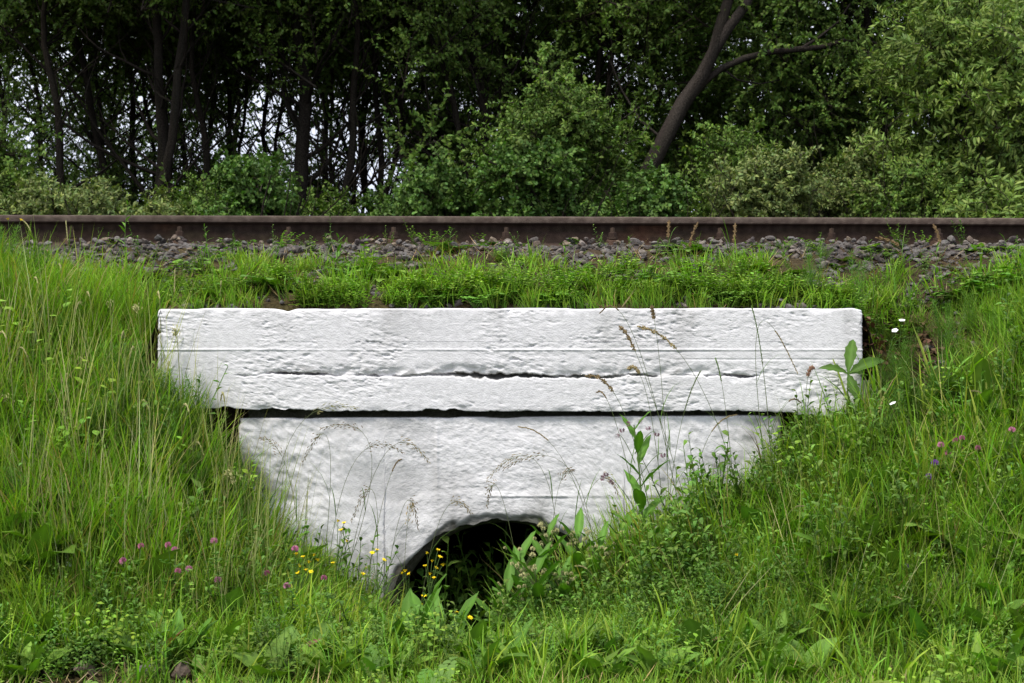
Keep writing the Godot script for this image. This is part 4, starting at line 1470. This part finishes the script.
# a flowering grass: root, middle and tip as pixels at depth z; the foot is set on the ground
func seed_grass(label: String, px: Array, z: float, style: String, group: String, c_head: Color, c_stem := Color(0.15, 0.2, 0.06), head := 0.3, thick := 0.0016) -> void:
	var a := at(px[0], px[1], z)
	a.y = minf(a.y, maxf(ground_y(a.x, z), a.y - 0.25))
	var m := at(px[2], px[3], z - 0.02)
	var b := at(px[4], px[5], z - 0.06)
	var t := thing("seed_grass", label, "grass stalk", a, group)
	var pts := curve(Vector3.ZERO, m - a, b - a, 14)
	var g := Geo.new()
	g.tube(pts, taper(15, thick, thick * 0.45), 4, c_stem)
	part("stem", g.mesh(false), M.grass, t)
	g = Geo.new()
	var n := 34 if style == "loose" else 46
	for k in n:
		var u := 1.0 - head + head * k / (n - 1.0)
		var i := mini(int(u * 14.0), 13)
		var p := pts[i].lerp(pts[i + 1], u * 14.0 - i)
		var along := (pts[i + 1] - pts[i]).normalized()
		var az := k * 2.4 + r(-0.3, 0.3)
		var e := along.cross(Vector3(0.2, 0.1, 1)).normalized()
		var side: Vector3 = e * cos(az) + along.cross(e) * sin(az)
		var col := c_head * r(0.7, 1.3)
		if style == "loose":
			var l := r(0.006, 0.03) * (1.2 - float(k) / n)
			var q := p + (along * 0.9 + side * 0.7).normalized() * l
			g.tube(PackedVector3Array([p, q]), PackedFloat32Array([0.0005, 0.0004]), 3, c_stem)
			var d := (along + side * 0.3 - Vector3(0, 0.3, 0)).normalized()
			g.leaflet(q, d, side, r(0.01, 0.016), 0.0035, col, 0.0)
			g.leaflet(q, d, d.cross(side), r(0.01, 0.016), 0.0035, col, 0.0)
		elif style == "clumped":
			var lump := 0.5 + 0.5 * sin(float(k) * 0.55)
			var q := p + side * 0.006 * lump + along * 0.004
			g.leaflet(q, (along + side * 0.5).normalized(), side, 0.012, 0.005 + 0.003 * lump, col, 0.0)
			g.leaflet(q, (along - side * 0.3).normalized(), d_cross(along, side), 0.012, 0.005 + 0.003 * lump, col, 0.0)
		else:            # a thin spike
			g.leaflet(p, (along + side * 0.22).normalized(), side, 0.013, 0.0036, col, 0.0)
			g.leaflet(p, (along + side * 0.22).normalized(), along.cross(side), 0.013, 0.003, col, 0.0)
	part("seed_head", g.mesh(false), M.dry, t)
	g = Geo.new()
	for k in 2:
		var q := pts[2 + k * 2]
		g.blade(q, r(0, TAU), r(0.12, 0.24), 0.004, r(0.2, 0.5), r(0.5, 1.3), Color(0.09, 0.17, 0.03), Color(0.12, 0.22, 0.04), 4)
	part("leaf", g.mesh(false), M.grass, t)


func d_cross(a: Vector3, b: Vector3) -> Vector3:
	return a.cross(b).normalized()


# a stem with single leaves up its length; returns the thing
func leafy_stem(called: String, label: String, category: String, group: String, foot: Vector3, top: Vector3, kind: String, n: int, size: float, from := 0.1, rise := 0.6, thick := 0.0035) -> Node3D:
	var t := thing(called, label, category, foot, group)
	var tip := top - foot
	var pts := curve(Vector3.ZERO, tip * 0.5 + Vector3(r(-0.02, 0.02), 0.01, r(-0.02, 0.02)), tip, 8)
	var g := Geo.new()
	g.tube(pts, taper(9, thick, thick * 0.4), 6, Color(0.1, 0.16, 0.045))
	part("stem", g.mesh(true), M.leaf, t)
	for k in n:
		var u := from + (1.0 - from) * (k + 0.5) / n
		var i := mini(int(u * 8.0), 7)
		var p := pts[i].lerp(pts[i + 1], u * 8.0 - i)
		var az := k * 2.4 + r(-0.3, 0.3)
		var up := rise + 0.8 * u * u + r(-0.15, 0.15)
		var dir := Vector3(cos(az), up, sin(az)).normalized()
		put_leaf(kind, t, p, dir, Vector3(-cos(az) * up, 1.2, -sin(az) * up), size * r(0.75, 1.1) * (1.15 - 0.65 * u))
	return t


func rosette(label: String, px: float, z: float, kind: String, n: int, size: float, group: String, up := 1.2, called := "broad_leaved_plant", brown := 0) -> void:
	var p := at(px, 600, z)
	p.y = ground_y(p.x, z) - 0.01
	var t := thing(called, label, "plant", p, group)
	for k in n:
		var az := k * 2.4 + r(-0.4, 0.4)
		var rise := up * r(0.6, 1.4)
		var dir := Vector3(cos(az), rise, sin(az)).normalized()
		put_leaf("brown" if k < brown else kind, t, Vector3(cos(az), 0, sin(az)) * 0.012, dir, Vector3(-cos(az) * rise, 1.0, -sin(az) * rise) + Vector3(0, 0, 0.3), size * r(0.6, 1.1))
	var g := Geo.new()
	g.tube(PackedVector3Array([Vector3(0, -0.02, 0), Vector3(0, 0.02, 0)]), PackedFloat32Array([0.01, 0.004]), 6, Color(0.12, 0.1, 0.05))
	part("root_crown", g.mesh(true), M.leaf, t)


func ball_flower(c: Color, size: float, n := 60) -> ArrayMesh:
	var g := Geo.new()
	for k in n:
		var y := 1.0 - 1.7 * (k + 0.5) / n
		var a := k * 2.4
		var d := Vector3(cos(a) * sqrt(maxf(0.0, 1.0 - y * y)), y, sin(a) * sqrt(maxf(0.0, 1.0 - y * y)))
		g.leaflet(d * size * 0.35, (d + Vector3(0, 0.25, 0)).normalized(), Vector3(d.z, 0.2, -d.x).normalized(), size * 0.85, size * 0.3, c * r(0.6, 1.4), 0.0)
	return g.mesh(false)


func disc_flower(c: Color, size: float) -> ArrayMesh:
	var g := Geo.new()
	for k in 11:
		var a := TAU * k / 11.0
		g.leaflet(Vector3(0, 0.002, 0), Vector3(cos(a), r(0.0, 0.35), sin(a)).normalized(), Vector3.UP, size, size * 0.42, c * r(0.85, 1.15), 0.1)
	g.tube(PackedVector3Array([Vector3(0, -0.004, 0), Vector3(0, 0.003, 0), Vector3(0, 0.005, 0)]), PackedFloat32Array([size * 0.25, size * 0.4, 0.0]), 8, c * 0.75)
	return g.mesh(false)


# heads: pixels of the flower heads, the first one also gives the label's plant its foot below
func flower(called: String, label: String, category: String, group: String, heads: Array, z: float, m: Array, drop: float, trefoil := true) -> void:
	var first := at(heads[0][0], heads[0][1], z)
	var foot := Vector3(first.x + r(-0.03, 0.03), maxf(ground_y(first.x, z), first.y - drop) - 0.01, z - 0.02)
	var t := thing(called, label, category, foot, group)
	var g := Geo.new()
	var fork := (first - foot) * 0.45
	g.tube(PackedVector3Array([Vector3.ZERO, fork]), PackedFloat32Array([0.0018, 0.0015]), 4, Color(0.1, 0.17, 0.05))
	for q in heads:
		var tip := at(q[0], q[1], z + r(-0.04, 0.04)) - foot
		g.tube(curve(fork, fork.lerp(tip, 0.55) + Vector3(0, 0.012, 0), tip, 5), taper(6, 0.0014, 0.0009), 4, Color(0.1, 0.17, 0.05))
		part("flower_head", m[rng.randi() % m.size()], M.petal, t, Transform3D(Basis.from_euler(Vector3(r(-0.2, 0.7), r(0, TAU), r(-0.3, 0.3))), tip))
	part("stem", g.mesh(false), M.leaf, t)
	g = Geo.new()
	for k in 16:
		var u := r(0.1, 0.95)
		var a := r(0, TAU)
		var p := fork * u * 1.9 + Vector3(cos(a), 0, sin(a)) * r(0.005, 0.03)
		for q in (3 if trefoil else 1):
			var aa := a + q * TAU / 3.0
			g.leaflet(p, Vector3(cos(aa), r(0.1, 0.6), sin(aa)).normalized(), Vector3(r(-0.3, 0.3), 1, r(-0.3, 0.3)).normalized(), 0.022, 0.013 if trefoil else 0.006, green(Color(0.09, 0.18, 0.03), 0.2), 0.1)
	part("foliage", g.mesh(false), M.leaf, t).set_meta("kind", "stuff")


func build_plants() -> void:
	build_leaves()
	var straw := Color(0.3, 0.24, 0.13)
	var pale := Color(0.3, 0.29, 0.14)
	var brown := Color(0.2, 0.15, 0.085)
	# stalks before the right half of the slab
	var right := [
		["nodding to the left, its tip just under the slab's top edge", [690, 500, 640, 352, 601, 312], "thin", brown, 0.25],
		["upright with a short dark head at the slab's top edge", [672, 505, 663, 400, 652, 308], "clumped", brown, 0.1],
		["with a clumped head left of the others, high on the slab", [704, 500, 650, 390, 621, 328], "clumped", brown, 0.3],
		["long, leaning left across the crack, tip drooping", [752, 490, 700, 385, 640, 327], "clumped", straw, 0.3],
		["with a short head beside the slab's crack", [668, 500, 650, 410, 630, 368], "clumped", straw, 0.24],
		["lowest of the brown-headed ones, crossing the dark joint", [655, 480, 625, 415, 588, 376], "clumped", brown, 0.34],
		["with a short dark head over the joint, leftmost", [648, 500, 618, 430, 598, 392], "thin", brown, 0.25],
		["straight and tall, thick and green, before the slab's right half", [775, 470, 765, 385, 752, 308], "thin", Color(0.1, 0.17, 0.05), 0.4],
		["nodding to the right from the thick green stalk", [772, 470, 757, 332, 797, 372], "thin", straw, 0.2],
		["straight and bare with a pointed green tip", [738, 495, 727, 420, 716, 360], "thin", Color(0.11, 0.18, 0.06), 0.25],
		["bearing three small brown knobs near the slab's right end", [806, 412, 806, 395, 812, 368], "clumped", Color(0.22, 0.13, 0.09), 0.3],
		["thin, leaning right before the lower wall's right half", [690, 520, 700, 460, 735, 415], "thin", straw, 0.3],
		["thin, rising past the comfrey plant over the joint", [664, 520, 676, 450, 700, 372], "thin", Color(0.12, 0.17, 0.06), 0.3],
		["arched with a dark tip before the wall's right end", [745, 510, 775, 425, 800, 402], "thin", brown, 0.25],
	]
	for k in right.size():
		var q: Array = right[k]
		seed_grass("grass stalk before the whitewashed concrete, " + q[0], q[1], 0.28 + 0.03 * (k % 4), q[2], "grass stalks before the right half of the slab", q[3], Color(0.12, 0.16, 0.06), q[4], 0.0021 if k == 7 else 0.0015)
	var middle := [
		["arching left from the comfrey to the middle of the wall", [602, 512, 566, 465, 520, 427], "thin", straw, 0.3],
		["bowed over like a hook above the pipe", [596, 520, 570, 470, 505, 468], "loose", brown, 0.3],
		["with a drooping tip in the very middle of the lower wall", [560, 520, 540, 466, 488, 478], "loose", straw, 0.3],
		["short and curled just above the arch", [520, 520, 500, 492, 487, 505], "loose", brown, 0.4],
		["leaning right above the pipe mouth", [548, 540, 556, 500, 572, 470], "loose", brown, 0.35],
		["reaching right towards the comfrey plant", [552, 540, 590, 490, 618, 494], "loose", straw, 0.35],
		["with drooping sprays left of the middle, uppermost", [330, 560, 372, 460, 322, 428], "loose", brown, 0.3],
		["with an arching spray, tip pointing right", [325, 560, 350, 470, 402, 452], "loose", brown, 0.35],
		["with a dark drooping spray under the joint", [318, 560, 330, 450, 303, 462], "loose", brown, 0.3],
		["with a long level spray across the smooth plaster", [340, 560, 380, 462, 428, 461], "loose", straw, 0.32],
		["slanting, with a forked dark tip", [358, 572, 382, 505, 400, 460], "thin", brown, 0.25],
		["hooked over to the left, low on the wall", [372, 575, 376, 500, 352, 520], "loose", brown, 0.35],
		["hooked over to the right, low on the wall", [378, 575, 402, 510, 418, 528], "loose", brown, 0.35],
		["fine and upright left of the arch", [402, 575, 406, 540, 412, 505], "loose", straw, 0.4],
		["leaning over the left rim of the arch", [416, 580, 440, 520, 470, 512], "loose", straw, 0.35],
		["thin, against the lower left corner of the wall", [300, 540, 290, 480, 262, 438], "loose", brown, 0.35],
		["with green sprays at the left end of the joint", [270, 530, 290, 440, 355, 408], "loose", pale, 0.3],
	]
	for k in middle.size():
		var q: Array = middle[k]
		seed_grass("thin grass stalk before the lower white wall, " + q[0], q[1], 0.2 + 0.05 * (k % 3), q[2], "grass stalks before the lower wall", q[3], Color(0.13, 0.16, 0.07), q[4], 0.0012)
	var left := [[8, 330, 20], [22, 285, 8], [40, 275, 14], [62, 262, 10], [75, 300, -16], [92, 290, 12], [112, 300, 10], [128, 345, -14], [140, 305, 12], [30, 345, 30], [58, 372, -30], [88, 355, 26], [104, 402, 34], [120, 332, -10], [150, 398, 22], [166, 360, -8], [46, 415, 30], [14, 395, 26], [78, 440, 38], [190, 402, 16], [178, 330, 8], [205, 440, 22], [225, 395, 10], [236, 470, 26], [132, 468, 34], [160, 290, 6]]
	left.sort_custom(func(a, b): return a[0] < b[0])
	for k in left.size():
		var q: Array = left[k]
		seed_grass("pale seed-headed grass stalk on the bank left of the slab, %s from the left edge" % ordinal(k), [q[0] + q[2] * 0.6 + r(-6, 6), q[1] + 150, q[0] + q[2] * 0.1, q[1] + 32, q[0] - q[2] * 0.4, q[1] + 4], 0.12 + 0.5 * r(0.2, 1.0) if q[1] > 320 else r(-0.15, 0.1), ["thin", "loose", "thin", "thin"][k % 4], "pale seed-headed stalks on the left bank", pale * r(1.0, 1.5), Color(0.24, 0.26, 0.1), r(0.22, 0.4), 0.002)
	var rb := [[735, 520, 30], [790, 500, -24], [830, 470, 22], [872, 440, -26], [915, 500, 40], [948, 545, -34], [985, 470, 30], [1010, 430, -18], [760, 590, 44], [705, 560, 26], [655, 545, -20], [590, 560, 26], [985, 385, 26], [850, 560, -40]]
	rb.sort_custom(func(a, b): return a[0] < b[0])
	for k in rb.size():
		var q: Array = rb[k]
		seed_grass("pale bent grass stalk in the grass right of the pipe, %s from the pipe" % ordinal(k), [q[0] + q[2] * 1.1, q[1] + 110, q[0] + q[2] * 0.4, q[1] + 30, q[0] - q[2] * 0.5, q[1] + 6], r(0.55, 0.9) if q[1] > 480 else r(0.25, 0.5), ["thin", "loose", "thin"][k % 3], "pale bent stalks on the right bank", pale * r(0.7, 1.1), Color(0.2, 0.22, 0.08), r(0.15, 0.3), 0.0015)
	# comfrey by the wall
	var foot := at(640, 560, 0.42)
	foot.y = ground_y(foot.x, 0.42)
	var t := leafy_stem("comfrey", "tall comfrey plant with drooping buds before the white wall, right of the pipe", "plant", "", foot, at(634, 425, 0.36), "dock", 14, 0.23, 0.15, 0.75, 0.006)
	var buds := ball_flower(Color(0.22, 0.13, 0.16), 0.011, 30)
	for q in [[617, 436], [622, 430], [648, 428], [657, 434], [602, 478], [612, 482], [628, 424], [640, 422], [663, 455], [606, 474]]:
		part("bud", buds, M.petal, t, Transform3D(Basis.from_euler(Vector3(r(1.5, 3), r(0, 6), 0)), at(q[0], q[1], 0.37) - foot))
	var g := Geo.new()
	for q in [[617, 434, 0.8], [655, 432, 0.85], [606, 476, 0.55], [663, 453, 0.7]]:
		var tip := at(q[0], q[1], 0.37) - foot
		var root: Vector3 = (at(634, 425, 0.36) - foot) * q[2]
		g.tube(curve(root, root.lerp(tip, 0.6) + Vector3(0, 0.02, 0), tip, 6), taper(7, 0.0018, 0.001), 4, Color(0.1, 0.16, 0.05))
	part("flower_stalk", g.mesh(false), M.leaf, t)
	# the pale-flowered clump at the right of the pipe mouth
	var cream := ball_flower(Color(0.42, 0.4, 0.2), 0.0085, 30)
	var clump := [[520, 556, 650, 0.62, "nearest the dark pipe mouth"], [548, 532, 640, 0.5, "with the highest flowers of its clump"], [578, 534, 640, 0.5, "in the middle of its clump"], [600, 545, 650, 0.55, "at the right end of its clump"], [508, 590, 655, 0.66, "standing lowest before the pipe mouth"], [535, 572, 660, 0.7, "low behind the fine grass tuft"], [562, 580, 660, 0.62, "half hidden below the taller ones"], [622, 534, 640, 0.45, "closest to the tall comfrey"]]
	for q in clump:
		foot = at(q[0] + 6, q[2], q[3])
		foot.y = ground_y(foot.x, q[3])
		var top := at(q[0], q[1], q[3])
		t = leafy_stem("flowering_herb", "herb with cream flower clusters right of the pipe, " + q[4], "plant", "cream-flowered herbs by the pipe", foot, top, "dock", 11, 0.27, 0.1, 0.8, 0.005)
		g = Geo.new()
		for k in 16:
			var tip: Vector3 = top - foot + Vector3(r(-0.055, 0.055), r(-0.05, 0.03), r(-0.04, 0.05))
			var root: Vector3 = (top - foot) * 0.85
			g.tube(PackedVector3Array([root, tip]), PackedFloat32Array([0.0014, 0.001]), 3, Color(0.14, 0.18, 0.07))
			part("flower_cluster", cream, M.petal, t, Transform3D(Basis.from_euler(Vector3(r(-0.5, 0.5), r(0, 6), r(-0.5, 0.5))).scaled(Vector3.ONE * r(0.7, 1.2)), tip))
		part("flower_stalk", g.mesh(false), M.leaf, t)
	# the thistle-leaved plant at the right end of the slab
	foot = at(846, 430, 0.1)
	foot.y = minf(ground_y(foot.x, 0.1), foot.y)
	t = thing("sow_thistle", "sow thistle with four long leaves against the right end of the slab", "plant", foot)
	g = Geo.new()
	var joint := at(848, 374, 0.12) - foot
	g.tube(curve(Vector3.ZERO, joint * 0.5, joint, 6), taper(7, 0.006, 0.003), 6, Color(0.11, 0.18, 0.05))
	part("stem", g.mesh(true), M.leaf, t)
	for q in [[822, 361, 0.14], [853, 334, 0.06], [884, 352, 0.16], [857, 396, 0.24], [872, 368, 0.0]]:
		var d := at(q[0], q[1], q[2]) - foot - joint
		put_leaf("thistle", t, joint, d, Vector3(0.1, 0.7, 0.8) if absf(d.x) > 0.05 else Vector3(-0.3, 0.2, 1.0), d.length())
	# strap-like dock leaves left of the ditch
	var docks := [[402, 1.02, 9, 0.36, 2.8, "with the tallest leaves left of the ditch"], [436, 1.0, 8, 0.32, 2.2, "leaning over the ditch from the left"], [378, 1.1, 6, 0.2, 2.0, "left of the tallest dock by the ditch"], [460, 1.2, 5, 0.2, 1.0, "spreading low before the ditch"], [352, 1.05, 6, 0.17, 1.8, "half way between the ditch and the clover"], [690, 0.62, 6, 0.24, 2.6, "standing against the lower right of the wall"], [668, 0.7, 5, 0.19, 2.2, "between the comfrey and the wall's lower right edge"]]
	for q in docks:
		rosette("dock plant with long upright leaves, " + q[5], q[0], q[1], "dock", q[2], q[3], "dock plants near the ditch", q[4], "dock_plant")
	# broad-leaved rosettes along the verge
	var verge := [20, 60, 98, 128, 152, 176, 205, 232, 258, 285, 312, 340, 372, 410, 500, 545, 585, 620, 660, 700, 748, 800, 860, 925, 985]
	for k in verge.size():
		var px: float = verge[k]
		rosette("broad-leaved rosette along the front verge, %s from the left edge" % ordinal(k), px, r(1.15, 1.5), "plantain" if k % 3 < 2 else "dock", 6 + rng.randi() % 4, r(0.13, 0.2), "broad-leaved rosettes along the verge", r(0.8, 2.2), "broad_leaved_plant", 1 if k % 5 == 4 else 0)
	rosette("large pale round-leaved plant standing up in the tall grass left of the wall", 222, 0.95, "plantain", 5, 0.22, "", 3.0)
	rosette("large dark-leaved plant beside the pale round-leaved one", 250, 1.0, "plantain", 6, 0.19, "", 1.6)
	rosette("broad-leaved plant in the middle of the right bank", 862, 0.55, "plantain", 5, 0.26, "", 2.6)
	rosette("low plant with purple-brown leaves at the bottom right", 920, 1.62, "brown", 5, 0.1, "", 0.7)
	rosette("plant with browned leaves before the grass tuft right of the ditch", 600, 1.3, "dock", 6, 0.15, "", 1.3, "broad_leaved_plant", 2)
	rosette("grey-green broad plant under the left end of the slab", 152, 0.3, "plantain", 4, 0.16, "", 2.4)
	# young shoots with whorled lance leaves
	var shoots := [[132, 578, 650, "left one of the three bright shoots"], [170, 588, 655, "middle one of the three bright shoots"], [184, 596, 655, "right one of the three bright shoots"], [158, 606, 660, "shorter one before the three bright shoots"], [760, 560, 640, "in the grass right of the yellow flowers"], [768, 605, 650, "low in the grass at the lower right"], [820, 440, 520, "at the foot of the sow thistle"], [790, 425, 500, "at the right end of the lower wall"], [808, 432, 510, "between the wall's end and the sow thistle"], [700, 590, 650, "in the grass between ditch and yellow flowers"]]
	for q in shoots:
		var z := 1.05 if q[1] > 500 else 0.3
		foot = at(q[0], q[2], z)
		foot.y = maxf(ground_y(foot.x, z), foot.y)
		leafy_stem("leafy_shoot", "upright shoot with whorls of lance leaves, " + q[3], "plant", "upright leafy shoots", foot, at(q[0], q[1], z), "lance", 15, 0.085, 0.15, 0.35, 0.003)
	# sprigs on the ballast
	var sprigs := [[127, 262, 203, -0.85, "lance", 12, 0.075, "tall dark stalk that crosses the rail at the far left"], [205, 262, 226, -0.95, "lance", 12, 0.05, "bright leafy sprig before the rail, above the slab's left end"], [338, 268, 236, -0.7, "dock", 7, 0.09, "bright upright-leaved sprig at the stones, above the slab's left half"], [451, 262, 228, -1.0, "lance", 10, 0.05, "leafy sprig before the rail, left of the middle"], [566, 275, 244, -0.7, "lance", 10, 0.06, "grey-green leafy sprig above the middle of the slab"], [632, 262, 236, -0.95, "lance", 9, 0.045, "small leafy sprig below the rail, right of the middle"], [786, 262, 238, -0.95, "lance", 11, 0.05, "leafy sprig before the rail, right part"], [824, 262, 240, -0.95, "lance", 9, 0.045, "second leafy sprig before the rail, right part"], [935, 300, 245, -0.45, "lance", 12, 0.09, "tall leafy weed above the brown hollow at the right"], [870, 300, 240, -0.5, "lance", 14, 0.05, "slender upright weed above the slab's right end"], [1004, 275, 236, -0.6, "lance", 10, 0.06, "leafy weed before the rail at the right edge"]]
	for q in sprigs:
		foot = at(q[0], q[1], q[3])
		foot.y = ground_y(foot.x, q[3]) - 0.01
		leafy_stem("weed_sprig", q[7], "plant", "", foot, at(q[0] + r(-2, 2), q[2], q[3]), q[4], q[5], q[6], 0.05, 0.7, 0.0025)
	var sorrel := [[700, 268, 690, 250, 697, 224, "reddish sorrel sprig before the rail"], [727, 262, 733, 245, 735, 225, "thin sorrel sprig right of the taller reddish one"], [668, 262, 668, 240, 669, 222, "thin bare sprig touching the rail's top"], [936, 262, 940, 246, 934, 226, "brown seed head before the rail at the right"], [897, 262, 900, 248, 878, 238, "bent seed stalk before the rail, above the slab's right end"], [36, 262, 32, 235, 22, 220, "pale bent seed stalk before the rail at the far left"], [70, 262, 68, 244, 66, 222, "short pale seed stalk before the rail at the far left"], [172, 310, 174, 295, 175, 270, "pale seed stalk just above the slab's left corner"], [219, 310, 220, 298, 221, 282, "pale seed stalk above the slab's left part"]]
	for q in sorrel:
		seed_grass(q[6], [q[0], q[1], q[2], q[3], q[4], q[5]], -0.9 if q[1] < 300 else -0.16, "clumped" if q[0] > 600 else "thin", "", [Color(0.19, 0.13, 0.07), pale][int(q[0] < 600)], Color(0.18, 0.15, 0.07), 0.45, 0.0012)
	# flowers
	var gold := [disc_flower(Color(0.8, 0.62, 0.02), 0.0115), disc_flower(Color(0.75, 0.55, 0.015), 0.01)]
	var spots := [
		[[[427, 553], [432, 561], [440, 557], [436, 568], [430, 574], [443, 565], [425, 566], [434, 578], [438, 550]], 0.5, "yellow flower spray at the left rim of the pipe mouth"],
		[[[424, 596], [429, 603], [421, 606]], 0.75, "small yellow flower spray lower on the ditch's left side"],
		[[[405, 571], [409, 574], [402, 573], [366, 568], [363, 574]], 0.6, "yellow flower spray between the arch and the white wall's lower left"],
		[[[296, 554], [303, 557], [309, 562], [300, 566], [314, 555], [290, 560], [306, 570], [318, 560], [298, 573], [311, 572]], 0.78, "big yellow flower spray before the wall's lower left corner"],
		[[[338, 521], [344, 523], [341, 530], [347, 541], [333, 563]], 0.5, "tall thin yellow flower spray against the white wall"],
		[[[377, 550], [372, 553], [384, 560]], 0.4, "faint yellow flower spray against the wall's foot"],
		[[[474, 646], [480, 650], [487, 664], [483, 672], [478, 657], [490, 668]], 1.05, "yellow flowers at the bottom of the ditch"],
		[[[456, 612], [465, 613], [470, 618]], 0.85, "few yellow flowers hanging in the dark ditch"],
		[[[734, 551], [737, 555], [727, 562], [731, 564], [755, 563]], 0.7, "yellow flowers in the grass right of the pipe"],
		[[[865, 539], [870, 540], [874, 542]], 0.6, "faint yellow flowers in the middle of the right bank"],
		[[[8, 219], [21, 220]], -0.7, "yellow-flowered weed before the rail at the left edge"],
		[[[472, 289]], -0.3, "single yellow flower above the middle of the slab"],
	]
	for q in spots:
		flower("yellow_flower", q[2], "flower", "yellow flowers", q[0], q[1], gold, 0.3, false)
	var pink := [ball_flower(Color(0.42, 0.15, 0.26), 0.012), ball_flower(Color(0.36, 0.13, 0.2), 0.0105), ball_flower(Color(0.5, 0.22, 0.33), 0.012)]
	var clover := [[123, 561], [141, 546], [168, 545], [175, 550], [178, 571], [189, 569], [214, 541], [218, 580], [228, 602], [267, 573], [287, 586], [295, 549], [324, 578]]
	for k in clover.size():
		flower("red_clover", "pink clover head in the grass left of the wall, %s from the left" % ordinal(k), "flower", "clover heads left of the wall", [clover[k]], 1.02, pink, 0.2)
	var clover_r := [[941, 445], [948, 453], [955, 440], [978, 448], [962, 438], [911, 510], [934, 505], [926, 530], [940, 518], [910, 495], [1012, 430]]
	clover_r.sort_custom(func(a, b): return a[0] < b[0])
	for k in clover_r.size():
		flower("red_clover", "dull red clover head on the right bank, %s from the left" % ordinal(k), "flower", "clover heads on the right bank", [clover_r[k]], 0.7, pink, 0.2)
	var violet := [ball_flower(Color(0.16, 0.05, 0.3), 0.013)]
	for q in [[935, 463, "upper of the two violet thistle heads on the right bank"], [929, 477, "lower of the two violet thistle heads on the right bank"], [905, 567, "single dark violet head low on the right bank"]]:
		flower("violet_flower", q[2], "flower", "violet heads on the right bank", [[q[0], q[1]]], 0.7 if q[1] < 500 else 1.0, violet, 0.22)
	# tall brown stem at the right edge
	foot = at(1016, 560, 0.55)
	foot.y = ground_y(foot.x, 0.55)
	leafy_stem("tall_weed", "tall brown-stemmed weed with toothed leaves at the right edge", "plant", "", foot, at(1002, 425, 0.5), "thistle", 10, 0.13, 0.2, 0.7, 0.0035)
	# white petals at the right
	var white := Geo.new()
	for k in 5:
		var a := TAU * k / 5.0
		white.leaflet(Vector3.ZERO, Vector3(cos(a), 0.5, sin(a)).normalized(), Vector3.UP, 0.017, 0.017, Color(0.75, 0.75, 0.76), 0.2)
	var wm := [white.mesh(false)]
	var whites := [[895, 257, -0.75], [902, 321, -0.1], [980, 254, -0.6], [959, 268, -0.6], [895, 331, -0.06], [978, 278, -0.5], [883, 268, -0.7], [893, 404, 0.35], [47, 308, 0.0], [68, 565, 0.95]]
	for k in whites.size():
		var q: Array = whites[k]
		flower("white_flower", ["small white flower just below the rail, right of the slab", "white flower over the brown hollow beside the slab", "white flower highest at the right edge, below the rail", "white flower left of the highest one at the right edge", "white flower at the foot of the brown hollow", "white flower under the pair near the rail's right end", "white flower on the weeds above the hollow", "white flower in the grass right of the sow thistle", "tiny white flower on the upper left bank", "tiny white flower low in the left grass"][k], "flower", "small white flowers", [[q[0], q[1]]], q[2], wm, 0.1, false)


func _ready() -> void:
	rng.seed = 20240611
	soft.seed = 5
	soft.frequency = 0.01
	soft.fractal_octaves = 3
	soft.noise_type = FastNoiseLite.TYPE_SIMPLEX_SMOOTH
	grain.seed = 9
	grain.frequency = 0.03
	grain.fractal_octaves = 3
	grain.noise_type = FastNoiseLite.TYPE_SIMPLEX_SMOOTH
	ridges.seed = 21
	ridges.frequency = 0.02
	ridges.fractal_type = FastNoiseLite.FRACTAL_RIDGED
	ridges.fractal_octaves = 3
	build_camera_and_light()
	build_materials()
	build_ground()
	build_slab()
	build_headwall()
	build_rail()
	build_sleepers()
	build_ballast()
	build_trees()
	build_grass()
	build_plants()
